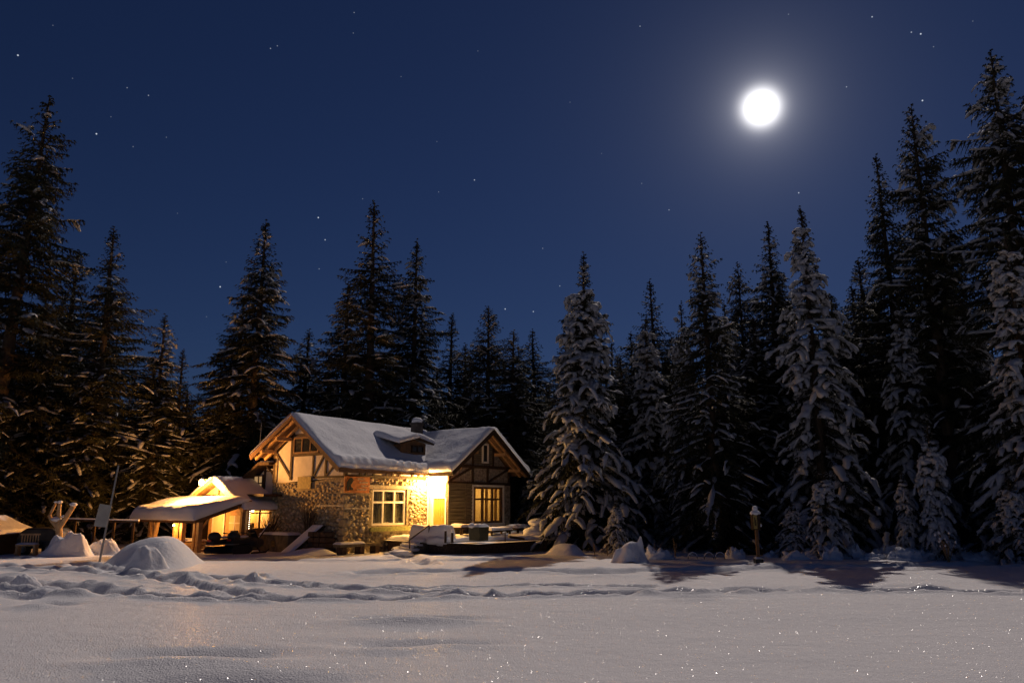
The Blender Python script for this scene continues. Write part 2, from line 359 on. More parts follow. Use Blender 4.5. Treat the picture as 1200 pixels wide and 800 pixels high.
def make_tree(seed, H=16.0, Rm=2.6, z0=.25, power=.84, snow=.5, heavy=False, droop=.35, dens=1.0, shag=1.0, clump=False, rtop=.0):
    rs = np.random.RandomState(seed)
    br = []
    z = z0
    lean = rs.uniform(-.012, .012, 2)
    ph = rs.uniform(0, 6.28, 6)
    while z < H*.985:
        t = z/H
        r = Rm*((1-t)**power)*(.90+.10*math.sin(z*1.7+seed))+rtop*math.exp(-((t-.82)/.12)**2)
        if t < .08: r *= .72+3.5*t
        nb = int(max(4, round(7.5*dens*(1 if t < .8 else .7 if t < .92 else .55))))
        if t > .9: r *= .55+4.5*(1-t)
        off = rs.rand()*6.28
        for k in range(nb):
            if rs.rand() < (.38 if clump else .10): continue
            az = off+6.283*k/nb+rs.uniform(-.3, .3)
            lob = 1+.16*math.sin(2*az+z*.8+ph[0])+.13*math.sin(3*az-z*1.9+ph[1])+.10*math.sin(az*5+z*3.3+ph[2])
            L = r*rs.uniform(.62, 1.05)*lob*(1.25 if rs.rand() < .07*shag else 1)+.05
            br.append((z+rs.uniform(-.10, .10), az, L, t))
        z += ((.46-.26*t) if not clump else .5)/max(dens, .8)*rs.uniform(.75, 1.3)
    for k in range(7): br.append((H*(.995-.010*k), rs.rand()*6.28, .05+.035*k, .99))
    br = np.array(br); n = len(br); zb, az, L, tt = br.T
    out = np.stack([np.cos(az), np.sin(az), 0*az], -1)
    a = np.where(tt > .86, .65, .34*tt-.40*(1-tt)*droop*2+.02)+rs.uniform(-.12, .12, n)
    b = -droop*(1.05-tt*.8)+rs.uniform(-.1, .1, n); cc = .22*(1-droop)*np.ones(n)
    def P(s):      # s (n,k)
        rad = L[:, None]*s; zz = zb[:, None]+L[:, None]*(a[:, None]*s+b[:, None]*s**2+cc[:, None]*s**4)
        bend = .12*L[:, None]*s**2*np.sin(az*7)[:, None]
        x = out[:, None, 0]*rad-out[:, None, 1]*bend+lean[0]*zz; y = out[:, None, 1]*rad+out[:, None, 0]*bend+lean[1]*zz
        return np.stack([x, y, zz], -1)
    # twigs
    O = []; D = []; LN = []
    for i in range(n):
        k = max(3, int(L[i]*.82/.10))
        s = np.linspace(.18 if L[i] > .6 else .05, 1, k)+rs.uniform(-.02, .02, k); s = np.clip(s, 0, 1.02)
        rad = L[i]*s
        p = np.stack([out[i, 0]*rad-out[i, 1]*.12*L[i]*s**2*math.sin(az[i]*7), out[i, 1]*rad+out[i, 0]*.12*L[i]*s**2*math.sin(az[i]*7),
                      zb[i]+L[i]*(a[i]*s+b[i]*s**2+cc[i]*s**4)], -1)
        p[:, 0] += lean[0]*p[:, 2]; p[:, 1] += lean[1]*p[:, 2]
        lat = np.array([-out[i, 1], out[i, 0], 0])
        for sgn in (-1, 1):
            fw = rs.uniform(.35, .9, k)[:, None]
            dn = rs.uniform(-.75, -.1, k)[:, None]*(1.5 if heavy else 1.0)
            d = out[i][None]*fw+lat[None]*sgn*rs.uniform(.5, 1.0, k)[:, None]+np.array([[0, 0, 1.0]])*dn
            d /= np.linalg.norm(d, axis=1, keepdims=True)
            O.append(p); D.append(d); LN.append(np.clip((.16+.42*np.sin(np.pi*np.clip(s, 0, 1)**.7)*rs.uniform(.6, 1.2, k))*min(1, .06+L[i]*.6), .03, .62))
    O = np.concatenate(O); D = np.concatenate(D); LN = np.concatenate(LN); m = len(O); NS = np.clip(.2+LN*2.6, .28, 1.0)
    J = 6
    j = (np.arange(J)+.5)/J
    Q = O[:, None]+D[:, None]*(LN[:, None]*j)[..., None]+np.array([0, 0, -1.0])*(LN[:, None]*j**2*.25)[..., None]
    rv = rs.normal(size=(m, J, 3)); rv -= (rv*D[:, None]).sum(-1, keepdims=True)*D[:, None]; rv /= np.linalg.norm(rv, axis=2, keepdims=True)+1e-9
    tip = Q+(rv*.75+D[:, None]*.65+np.array([0, 0, -.25]))*(rs.uniform(.08, .19, (m, J))*NS[:, None])[..., None]
    w = D[:, None]*.028
    V = np.stack([Q-w, Q+w, tip], 2).reshape(-1, 3)
    # a solid little spray per twig
    sd = np.cross(D, rs.normal(size=(m, 3))); sd /= np.linalg.norm(sd, axis=1, keepdims=True)+1e-9
    V2 = np.stack([O-sd*.035, O+sd*.035, O+D*LN[:, None]+np.array([0, 0, -.2])*LN[:, None]], 1).reshape(-1, 3)
    V = np.concatenate([V, V2]); Fc = np.arange(len(V)).reshape(-1, 3)
    # snow pillows lying on the boughs
    S = 14
    patch = .5+.5*np.sin(az*2+zb*1.1+ph[3])*np.sin(az*3-zb*.7+ph[4])
    sel = rs.rand(n) < (snow*(.45+1.1*patch) if not heavy else .42+.7*patch); sel &= (L > .25)
    lo = rs.uniform(.12, .5, n) if not heavy else rs.uniform(.1, .3, n); hi = rs.uniform(.75, 1.02, n)
    s = lo[:, None]+(hi-lo)[:, None]*np.linspace(0, 1, S)[None]
    C = P(s); taper = np.sin(np.pi*np.linspace(.03, .97, S))**.45
    wid = (.06+.055*L) if not heavy else (.13+.085*L)*(.65+.7*patch)
    wid = wid*(.55+.9*snow)
    lump = (1+.35*np.sin(s*L[:, None]*9+az[:, None]*5)+rs.uniform(-.3, .3, s.shape))*np.clip(.75+1.1*np.sin(s*L[:, None]*4.3+zb[:, None]*3), .12, 1)
    W = np.clip(wid[:, None]*taper*lump, .008, .22 if heavy else .11); T = W*rs.uniform(.5, .85, (n, 1))
    C[..., 2] += T*.35
    Vs, Fs = pads_mesh(C[sel], W[sel], T[sel])
    # drooping side fingers of snow
    k = int((5 if heavy else 2.2*snow+1)*1)
    fi = np.repeat(np.where((L > .45) & (rs.rand(n) < ((.55+.6*patch) if heavy else snow*(.5+patch))))[0], k); q = len(fi)
    if q:
        s0 = rs.uniform(.25, .95, q)
        full = P(np.broadcast_to(np.linspace(0, 1, 21)[None], (n, 21)).copy())
        o0 = full[fi, np.round(s0*20).astype(int)]
        lat = np.stack([-out[fi, 1], out[fi, 0], 0*s0], -1)*np.where(rs.rand(q) < .5, -1, 1)[:, None]
        d = lat*rs.uniform(.5, 1, q)[:, None]+out[fi]*rs.uniform(.3, .9, q)[:, None]; d /= np.linalg.norm(d, axis=1, keepdims=True)
        ln = rs.uniform(.18, .55, q)*np.clip(.4+L[fi]*.4, .3, 1.1)
        S2 = 6; u = np.linspace(0, 1, S2)[None]
        Cf = o0[:, None]+d[:, None]*(ln[:, None]*u)[..., None]
        Cf[..., 2] -= ln[:, None]*(.2*u+rs.uniform(.3, 1.0, q)[:, None]*u**2)*(1.25 if heavy else .8)
        Wf = rs.uniform(.035, .08, q)[:, None]*(1.9 if heavy else 1.1)*np.sin(np.pi*np.linspace(.1, .93, S2))[None]**.5*rs.uniform(.75, 1.3, (q, S2))
        Cf[..., 2] += Wf*.4
        V3, F3 = pads_mesh(Cf, Wf, Wf*.75, 6)
        Fs = np.concatenate([Fs, F3+len(Vs)]); Vs = np.concatenate([Vs, V3])
    Vs = Vs+.018*rs.normal(size=Vs.shape)*(.5 if not heavy else .9)
    tr = MB(); hs = np.linspace(0, H*.99, 14)
    tr.tube([(lean[0]*h, lean[1]*h, h) for h in hs], [(.014*H*(1-h/H)**.9+.012) for h in hs], 9)
    step = max(1, n//110)
    for i in range(0, n, step):
        q = P(np.array([[0, .35, .8]]*n))[i] if i == 0 else None
    qq = P(np.tile(np.array([[0, .3, .62, .95]]), (n, 1)))
    for i in range(0, n, step):
        tr.tube(list(qq[i]), [.028+.01*L[i], .02+.006*L[i], .012, .005], 5)
    return V, Fc, Vs, Fs, tr

def tree_proto(name, label, **kw):
    V, Fc, Vs, Fs, tr = make_tree(**kw)
    root = thing(name, label, 'tree')
    t = tr.build('trunk', M_BARK, root, True)
    npmesh('crown', V, Fc, M_FOL, False, root)
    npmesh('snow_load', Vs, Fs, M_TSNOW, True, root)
    return root, kw.get('H', 16.0)
PROTO = {}
def P_(key, name, **kw): PROTO[key] = [tree_proto(name, 'x', **kw), False, kw['Rm']]
P_('a', 'spruce_tree', seed=11, H=16, Rm=3.1, snow=.26, droop=.35)
P_('b', 'spruce_tree', seed=22, H=16, Rm=3.5, snow=.30, droop=.42, shag=2)
P_('c', 'spruce_tree', seed=33, H=16, Rm=2.7, snow=.22, droop=.28, dens=.9)
P_('d', 'spruce_tree', seed=44, H=16, Rm=3.5, snow=.48, droop=.55, power=.86)
P_('h', 'snowy_spruce', seed=55, H=16, Rm=3.0, snow=.8, heavy=True, droop=.60, power=.92, dens=.85)
P_('g', 'snowy_spruce', seed=66, H=16, Rm=2.9, snow=.75, heavy=True, droop=.7, power=.85, shag=2, dens=.85)
P_('y', 'young_spruce', seed=77, H=6, Rm=1.15, snow=.85, heavy=True, droop=.7, power=.75, z0=.1)
P_('w', 'young_spruce', seed=78, H=6, Rm=1.7, snow=.9, heavy=True, droop=.75, power=.62, z0=.1)
P_('r', 'broad_spruce', seed=88, H=16, Rm=2.9, snow=.4, droop=.3, power=.62, shag=1.5)
P_('e', 'spruce_tree', seed=122, H=16, Rm=3.0, snow=.55, droop=.5, shag=3, power=.85)
P_('f', 'spruce_tree', seed=133, H=16, Rm=3.3, snow=.40, droop=.38, shag=4, power=.95, dens=.9)
P_('m', 'snowy_spruce', seed=144, H=16, Rm=3.3, snow=.30, heavy=True, droop=.62, power=.95, shag=3)
P_('k', 'ragged_spruce', seed=101, H=16, Rm=3.3, snow=.78, droop=.45, power=.72, shag=4)
P_('p', 'pine_tree', seed=99, H=16, Rm=2.0, z0=4.8, snow=.5, droop=.3, power=.5, clump=True, shag=2, dens=1.7)

def place_tree(key, px, py, Y, wid, label, group=None, rz=None):
    ent = PROTO[key]; (root, H), used, Rm = ent
    top = at(px, py, Y); g = hz(top.x, Y)-.05
    o = root if not used else copy_tree(root)
    ent[1] = True
    s = (top.z-g)/H
    o.location = (top.x, Y, g); o.rotation_euler = (R(-.018, .018), R(-.018, .018), rz if rz is not None else R(0, 6.28))
    k = wid*s*(1.28 if key in 'abcdref' and Y > 29 else 1.0)
    o.scale = (k, k, s)
    o['label'] = label
    if group: o['group'] = group
    elif 'group' in o: del o['group']
    return o
GF, GM, GR, GB = 'spruces at the left edge of the clearing', 'spruces behind the house', 'spruces on the right of the clearing', 'distant dark spruces behind the front row'
T = [
 ('b', 46, 106, 35, .98, 'tallest spruce on the left, its shaggy top standing alone against the sky', GF),
 ('d', -24, 330, 31, 1.15, 'snow-laden spruce cut by the left edge of the view, lit warm by the hut lamp', GF),
 ('d', 58, 372, 36, 1.05, 'low broad spruce with lamp-lit snowy boughs directly behind the log sculpture', GF),
 ('f', 141, 266, 37, 1.15, 'dark spruce with a pointed top between the tallest left spruce and the short one', GF),
 ('c', 92, 292, 39, 1.3, 'thin dark spruce close beside the tallest left spruce', GF),
 ('d', 112, 400, 36.5, 1.0, 'lamp-lit spruce behind the leaning signpost', GF),
 ('e', 197, 366, 38, 1.1, 'shorter spruce with a sharp top behind the snowy hut roof', GF),
 ('c', 218, 408, 42, 1.1, 'small dark spruce just right of and behind the short sharp-topped one', GF),
 ('d', 312, 257, 41, 1.05, 'tall spruce with lamp-lit snowy boughs rising behind the timber gable', GM),
 ('b', 281, 345, 44, 1.3, 'broad-shouldered spruce tucked left behind the tall one over the gable', GM),
 ('e', 358, 384, 45, 1.35, 'short dark spruce right of the tall one over the gable', GM),
 ('f', 443, 236, 42, 1.12, 'tallest and slimmest spruce behind the middle of the house roof', GM),
 ('e', 408, 330, 45, 1.25, 'lower spruce on the left shoulder of the slim tall one behind the roof', GM),
 ('e', 489, 280, 44, 1.0, 'dense dark spruce standing behind the chimney', GM),
 ('c', 527, 366, 49, 1.1, 'small spruce top peeping between the chimney spruce and the round-topped tree', GM),
 ('r', 572, 358, 43, 1.1, 'broad round-topped conifer behind the end gable of the house', GM),
 ('a', 629, 386, 46, 1.25, 'pointed dark spruce between the round-topped tree and the big snowy one', GM),
 ('m', 676, 292, 33, 1.3, 'tall spruce with arching snowy boughs right of the house', GM),
 ('a', 741, 388, 45, 1.1, 'small dark spruce in the gap right of the big snowy spruce', GR),
 ('c', 724, 414, 48, 1.3, 'tiny dark spruce top nearest the big snowy spruce', GR),
 ('f', 768, 324, 40, 1.0, 'slender spruce with a needle-like tip left of the tall central one', GR),
 ('h', 796, 352, 34, .95, 'frosted spruce with a blunt top between two darker ones', GR),
 ('e', 823, 270, 31.5, 1.0, 'tall conical spruce left of the lantern post', GR),
 ('p', 866, 304, 40, 1.0, 'thin pine with a bare stem seen in the gap behind the lantern post', GR),
 ('d', 897, 262, 37, .9, 'narrow dark spruce just right of the bare-stemmed pine', GR),
 ('g', 938, 238, 30, 1.2, 'broad snow-plastered spruce right of the lantern post', GR),
 ('a', 1029, 180, 33, .80, 'very slim dark spruce rising beside the snow-plastered one', GR),
 ('f', 1000, 330, 37, 1.1, 'dark spruce half hidden right of the snow-plastered one', GR),
 ('p', 1066, 124, 31, 1.05, 'tall pine with a long bare trunk on the right', GR),
 ('k', 1152, 54, 28.5, 1.0, 'tallest spruce on the right with spreading ragged top boughs', GR),
 ('g', 1178, 270, 25.2, 1.25, 'heavily snow-draped spruce at the right edge in front of the tallest', GR),
 ('k', 1222, 40, 28, 1.0, 'tall dark spruce cut off by the right edge of the view', GR),
 ('e', 1105, 290, 36, 1.1, 'dark spruce filling the gap behind the bare-trunked pine', GR),
 ('g', 1050, 345, 31.5, 1.1, 'snow-hung spruce left of the bare pine trunk', GR),
 ('w', 962, 548, 27.2, 1.15, 'bushy young spruce buried in snow right of the lantern post', GR),
 ('w', 925, 590, 27.8, 1.3, 'smallest bushy young spruce, just right of the lantern post', GR),
 ('y', 1084, 492, 26.3, .95, 'narrow young spruce wrapped in snow below the bare-trunked pine', GR),
 ('y', 1056, 545, 27.2, .9, 'smaller narrow young spruce left of the wrapped one', GR),
 ('w', 1185, 560, 24.6, 1.2, 'young snow-buried spruce at the foot of the draped right edge spruce', GR),
 ('w', 722, 585, 30.0, 1.2, 'young snow-covered spruce behind the horned snow lump', GR),
 ('w', 620, 560, 40.0, 1.0, 'young snowy spruce beyond the far corner of the terrace', GM),
]
for t in T: place_tree(*t)
rb = random.Random(5)
for i in range(30):
    px = -90+i*46+rb.uniform(-16, 16); Y = rb.uniform(50, 62)
    py = rb.uniform(415, 470) if 230 < px < 960 else rb.uniform(330, 420)
    if 205 < px < 262: py = 455
    place_tree(rb.choice('abcefd'), px, py, Y, 1.7, 'dark spruce half hidden behind the front row of trees', GB)
for i in range(22):
    px = 610+i*30+rb.uniform(-12, 12); Y = rb.uniform(36, 47)
    place_tree(rb.choice('abcdef'), px, rb.uniform(375, 460), Y, 1.4, 'dark spruce deep in the right-hand wood, half hidden', GB)
for i in range(15):
    px = -40+i*24+rb.uniform(-8, 8)
    place_tree(rb.choice('abcdef'), px, rb.uniform(430, 500), rb.uniform(38, 46), 1.9, 'dark spruce deep in the left-hand wood, half hidden', GB)
for i, (px, py, Y, k) in enumerate(((712, 400, 39, 'd'), (756, 372, 37, 'g'), (786, 392, 41, 'd'), (852, 352, 38, 'h'), (880, 372, 36, 'd'), (918, 330, 39, 'g'), (982, 352, 38, 'h'), (1012, 300, 40, 'd'), (1092, 300, 37, 'g'), (1135, 330, 34, 'h'), (612, 430, 47, 'd'), (546, 400, 50, 'e'))):
    place_tree(k, px, py, Y, 1.25, 'dim snow-dusted spruce wedged between the taller trees of the wood edge', 'dim spruces between the front trees')
# far-off wooded slope behind everything
def slope(i, j):
    x = -260+520*i; y = 90+120*j
    return (x, y, 9*j**.6*(1+.15*noise.noise(Vector((x*.02, 0, 0))))-.5+1.5*noise.noise(Vector((x*.3, y*.3, 1))))
tag(MB().grid(slope, 160, 20).build('wooded_hill', M_FOL), kind='structure')

# ------------------------------------------------------------------ the house (local x along the facade, local y into the house)
AL = .898
HC = (-6.422, 30.013, 0)
Mh = Matrix.Translation(HC) @ Matrix.Rotation(AL, 4, 'Z')
def hw(x, y, z=0): return Mh @ Vector((x, y, z))
house = thing('stone_house', 'stone and timber mountain house with snow-covered roofs beside the terrace', 'house', HC, AL)
W_, LW, LE, YW = 4.70, 4.562, 8.693, -1.138
WY = 1.2      # left annex etc.
def wall_open(mb, x0, x1, z0, z1, ops, y0, y1, m=0):
    X = sorted({x0, x1, *[o[0] for o in ops], *[o[1] for o in ops]}); Z = sorted({z0, z1, *[o[2] for o in ops], *[o[3] for o in ops]})
    for a, b in zip(X[:-1], X[1:]):
        for c, d in zip(Z[:-1], Z[1:]):
            if any(o[0] <= a and b <= o[1] and o[2] <= c and d <= o[3] for o in ops): continue
            mb.box((a, y0, c), (b, y1, d), m)
WIN1 = (1.42, 3.30, .98, 2.40)
sw = MB(); wall_open(sw, 0, 5.0, -.3, 2.84, [WIN1], 0, .3)
stone_wall = sw.build('stone_wall', M_MORTAR, house)
sg = MB(); sg.prism([(.3, -.3), (4.7, -.3), (4.7, 2.70), (2.5, 2.66), (.3, 2.84)], 'x', 0, .3); gable_stone = sg.build('stone_wall', M_MORTAR, house)
# individually laid field stones, part of the two walls
def stones(rect, plane, excl, seed, parent, s0, s1, dens, big_low=False):
    rs = random.Random(seed); mb = MB(); (a0, a1, z0, z1) = rect; placed = []
    tries = int(dens)
    for _ in range(tries):
        a, z = rs.uniform(a0, a1), rs.uniform(z0, z1)
        r = rs.uniform(s0, s1)
        if big_low and z < .9: r *= 1.35
        if any(e[0]-r < a < e[1]+r and e[2]-r < z < e[3]+r for e in excl): continue
        if any(abs(a-b)/((r+q)*1.15) < 1 and abs(z-c)/((r+q)*.85) < 1 and ((a-b)/((r+q)*1.05))**2+((z-c)/((r+q)*.8))**2 < 1 for b, c, q in placed): continue
        placed.append((a, z, r))
        cx = a; dep = rs.uniform(.035, .075)
        c = (cx, -.01, z) if plane == 'y' else (-.01, cx, z)
        rr = (r*1.12, dep, r*.78) if plane == 'y' else (dep, r*1.12, r*.78)
        mb.blob(c, rr, rs.random()*90, .5, 1.1, 9, 6, rs.randrange(3))
    return mb.build('field_stones', M_STONES, parent, True)
stones((.08, 4.5, .0, 2.78), 'y', [(WIN1[0]-.1, WIN1[1]+.1, WIN1[2]-.25, WIN1[3]+.12), (-.1, 1.2, 2.2, 2.9)], 4, stone_wall, .045, .12, 7000, True)
stones((.12, 4.6, .0, 2.64), 'x', [(1.9, 2.95, 2.4, 2.95)], 5, gable_stone, .045, .105, 4200)
cn = MB()
for i in range(9):   # larger corner stones
    z = .05+i*.31
    cn.box((-.035-.01*(i % 2), -.035, z), (.42 if i % 2 else .24, .22, z+.25)); 
corner = cn.build('corner_stones', M_STONES[2], stone_wall)
bv = corner.modifiers.new('b', 'BEVEL'); bv.width = .035; bv.segments = 2
# ledge lines in the stonework
lg = MB(); lg.box((.0, -.05, 1.62), (1.30, .0, 1.69)); lg.box((-.05, .0, 1.72), (0, 1.6, 1.79)); lg.build('stone_course', M_STONES[0], house)
# upper timber framed strip above the facade stonework
up = MB(); up.box((.0, .04, 2.84), (4.9, .26, 3.62)); up.build('plaster_strip', M_CREAM, house)
tb = MB(); tb.box((-.02, -.02, 2.82), (4.56, .05, 2.93)); tb.box((-.02, -.02, 3.30), (4.56, .05, 3.40))
for x in (.06, .75, 1.45, 2.15, 2.85, 3.6, 4.3): tb.box((x-.05, -.015, 2.93), (x+.05, .045, 3.30))
for x in (1.0, 2.4, 3.9): tb.beam((x, .01, 2.94), (x+.42, .01, 3.29), .07, .06, (0, 1, 0))
tb.box((-.02, -.05, 3.12), (4.56, .02, 3.16))
tb.build('timber_frame', M_DARKWOOD, house)
b = MB(); b.tube([(LW-.12, -.10, .5), (LW-.12, -.10, 3.05)], [.035, .035], 8); b.build('downpipe', M_WHITE, house)
# upper gable (left end) : plaster with beams
ZR0 = 5.42
gp = MB(); gp.prism([(.0, 2.84), (4.7, 2.66), (4.7, 3.98), (2.53, 5.30), (.0, 3.40)], 'x', .04, .26)
gp.build('gable_plaster', M_CREAM, house)
gb = MB()
def gbm(y0, z0, y1, z1, w=.10, d=.05): gb.beam((.02, y0, z0), (.02, y1, z1), w, d, (1, 0, 0))
gbm(.05, 2.86, .05, 3.4, .14); gbm(4.66, 2.7, 4.66, 3.95, .14); gbm(0, 2.86, 2.0, 2.86, .08); gbm(3.5, 2.78, 3.5, 4.62, .13)
gbm(3.44, 2.85, 4.63, 3.96, .09); gbm(1.23, 2.88, 1.23, 4.22, .11); gbm(2.04, 2.9, 2.04, 3.8, .09); gbm(1.98, 2.9, 1.2, 3.95, .08)
gbm(1.2, 2.9, .45, 3.5, .07); gbm(3.5, 3.78, 1.2, 3.78, .10); gbm(3.45, 4.6, 1.3, 4.6, .09); gbm(4.68, 3.9, 3.4, 4.7, .09)
gb.build('gable_beams', M_DARKWOOD, house)
# window of the gable
def window(parent, plane, off, a0, a1, z0, z1, cols, rows, fmat, pmat, fw=.07, name='window', back=.06, proud=.04, pane_label=None):
    """plane 'y': wall faces -y at y=off ; plane 'x': wall faces -x at x=off"""
    f = MB(); g = MB()
    def bx(mb, A0, A1, Z0, Z1, d0, d1):
        if plane == 'y': mb.box((A0, off+d0, Z0), (A1, off+d1, Z1))
        else: mb.box((off+d0, A0, Z0), (off+d1, A1, Z1))
    bx(f, a0, a1, z0, z0+fw, -proud, back); bx(f, a0, a1, z1-fw, z1, -proud, back)
    bx(f, a0, a0+fw, z0+fw, z1-fw, -proud, back); bx(f, a1-fw, a1, z0+fw, z1-fw, -proud, back)
    for i in range(1, cols):
        x = a0+(a1-a0)*i/cols; bx(f, x-fw*.45, x+fw*.45, z0+fw, z1-fw, -proud+.01, back-.01)
    for r in rows:
        z = z0+(z1-z0)*r; bx(f, a0+fw, a1-fw, z-fw*.45, z+fw*.45, -proud+.015, back-.015)
    fo = f.build(name, fmat, parent)
    if pmat: bx(g, a0+fw*.9, a1-fw*.9, z0+fw*.9, z1-fw*.9, .0, .012); g.build('pane', pmat, fo)
    return fo
wg = window(house, 'x', .0, 1.70, 3.36, 3.84, 4.52, 3, [], M_BROWN, M_GLASS, .07)
# facade window in its real opening
w1 = window(house, 'y', .10, WIN1[0]+.02, WIN1[1]-.02, WIN1[2], WIN1[3], 3, [.64], M_WHITE, M_CLEAR, .085)
cu = MB()
for k in range(3):
    x0 = WIN1[0]+.1+k*.59
    for i in range(7): cu.box((x0+i*.07, .20+.02*(i % 2), WIN1[2]+.04), (x0+i*.07+.065, .22+.02*(i % 2), WIN1[3]-.05))
cu.build('curtain', M_CURTAIN, w1)
bk = MB(); bk.box((WIN1[0]-.05, .31, WIN1[2]-.05), (WIN1[1]+.05, .35, WIN1[3]+.05)); bk.build('shade', M_CURTAIN, w1)
sb = MB(); sb.box((WIN1[0]-.12, -.12, WIN1[2]-.22), (WIN1[1]+.1, .0, WIN1[2]-.06)); sb.build('sill', M_SILL, w1)
lt = MB(); lt.box((WIN1[0]-.25, -.06, WIN1[3]+.02), (WIN1[1]+.25, .0, WIN1[3]+.16)); lt.build('lintel', M_STONES[0], w1)
# back and right walls
bw = MB(); bw.box((.0, 4.45, -.3), (6.6, 4.7, 3.9)); bw.box((6.4, .3, -.3), (6.6, 4.45, 3.6)); bw.build('rear_wall', M_MORTAR, house)
# roofs -----------------------------------------------------
def zr(x): return ZR0-.035*(x+.76)
RX0, RX1 = -.76, 6.75
def slab(mb, P00, P10, P11, P01, th, m=0):
    q = [Vector(p) for p in (P00, P10, P11, P01)]; n = (q[1]-q[0]).cross(q[3]-q[0]).normalized()
    if n.z < 0: n = -n
    vs = q+[p-n*th for p in q]
    mb.add(vs, [(0,1,2,3),(7,6,5,4),(0,4,5,1),(1,5,6,2),(2,6,7,3),(3,7,4,0)], m)
ZE, ZER = 3.206, 3.835
rf = MB()
slab(rf, (RX0, -.526, ZE), (RX1, -.526, ZE), (RX1, 2.53, zr(RX1)), (RX0, 2.53, zr(RX0)), .10)
slab(rf, (RX0, 5.23, ZER), (RX1, 5.23, ZER), (RX1, 2.53, zr(RX1)-.003), (RX0, 2.53, zr(RX0)-.003), .10)
roof = rf.build('roof', M_BROWN, house)
fa = MB()   # barge boards, fascia, soffit rafters
fa.beam((RX0-.03, -.56, ZE-.10), (RX0-.03, 2.53, zr(RX0)-.10), .05, .24, (0, 0, 1)); fa.beam((RX0-.03, 5.27, ZER-.10), (RX0-.03, 2.53, zr(RX0)-.10), .05, .24, (0, 0, 1))
fa.box((RX0, -.57, ZE-.22), (4.0, -.53, ZE-.02))
fa.build('barge_board', M_BROWN, roof)
ra = MB()
for x in (-.55, -.1):
    ra.beam((x, -.5, ZE-.16), (x, 2.5, zr(x)-.17), .09, .12); ra.beam((x, 5.2, ZER-.16), (x, 2.55, zr(x)-.17), .09, .12)
for y, z in ((.05, 3.42), (2.53, 5.12), (4.6, 3.98), (1.25, 4.3), (3.6, 4.45)): ra.beam((-.74, y, z), (.05, y, z), .14, .14)
for i in range(12): ra.beam((.3+i*.36, -.5, ZE-.15), (.3+i*.36, .2, ZE+.36), .07, .09)
ra.build('rafters', M_PINE, roof)
def snow_sheet(mb, P0, U, V, lu, lv, th, seed, amp=.05, drop=0.0, edge=.16, res=.085, wav=0.0, taper=0.0):
    """pillow of snow over the parallelogram P0 + U*[0,lu] + V*[0,lv] (V runs up the slope)"""
    P0, U, V = Vector(P0), Vector(U).normalized(), Vector(V).normalized()
    N = U.cross(V).normalized()
    if N.z < 0: N = -N
    nu, nv = max(6, int(lu/res)), max(6, int(lv/res))
    def sp(k, n, l):      # denser near the ends
        t = k/n; t = .5-.5*math.cos(math.pi*t) if l < 3 else t
        return t*l
    top = []; bot = []
    us = sorted({*[sp(i, nu, lu) for i in range(nu+1)], edge*.15, edge*.45, lu-edge*.15, lu-edge*.45})
    vs_ = sorted({*[sp(i, nv, lv) for i in range(nv+1)], edge*.15, edge*.45, lv-edge*.15, lv-edge*.45})
    for v in vs_:
        for u in us:
            eu = min(1, min(u, lu-u)/edge); ev = min(1, min(v, lv-v)/edge)
            pr = math.sqrt(max(0, 1-(1-eu)**2))*math.sqrt(max(0, 1-(1-ev)**2))
            p = P0+U*u+V*v
            nz = noise.fractal(Vector((u*.9+seed, v*.9, seed*.7)), 1, 2, 4)
            t = th*(1-taper*v/lv)*pr*(1+amp*6*nz)
            if drop: t += drop*math.exp(-((v-.35)/.22)**2)*pr*(1+.8*noise.noise(Vector((u*3.3, seed, 0))))
            j = Vector((0, 0, 0))
            if v < edge*.5 and wav: j = -V*wav*(.5+noise.noise(Vector((u*2.2, seed, 3))))
            top.append(p+N*(t+.004)+j); bot.append(p+N*.004+j)
    a, b = len(us), len(vs_); o = len(mb.v); k = a*b
    fs = []
    for q in range(b-1):
        for i in range(a-1):
            c = q*a+i; fs.append((c, c+1, c+a+1, c+a)); fs.append((k+c+a, k+c+a+1, k+c+1, k+c))
    mb.add(top+bot, fs)
    for i in range(a-1):
        for c in (i, (b-1)*a+i): mb.f.append((o+c, o+c+1, o+k+c+1, o+k+c)); mb.mi.append(0)
    for q in range(b-1):
        for c in (q*a, q*a+a-1): mb.f.append((o+c, o+c+a, o+k+c+a, o+k+c)); mb.mi.append(0)
sn = MB()
vf = Vector((0, 2.53+.526, zr(2)-ZE)); lf = vf.length
snow_sheet(sn, (RX0-.08, -.60, ZE-.03), (1, 0, -.02), vf, RX1-RX0+.1, lf+.12, .17, 3, .035, .10, .17, .07, .05)
vb = Vector((0, 2.53-5.23, zr(2)-ZER))
snow_sheet(sn, (RX0-.08, 5.30, ZER-.03), (1, 0, -.035), vb, RX1-RX0+.1, vb.length+.12, .20, 5, .04, .0, .2, .1)
sn.build('roof_snow', M_SNOW, roof, True)
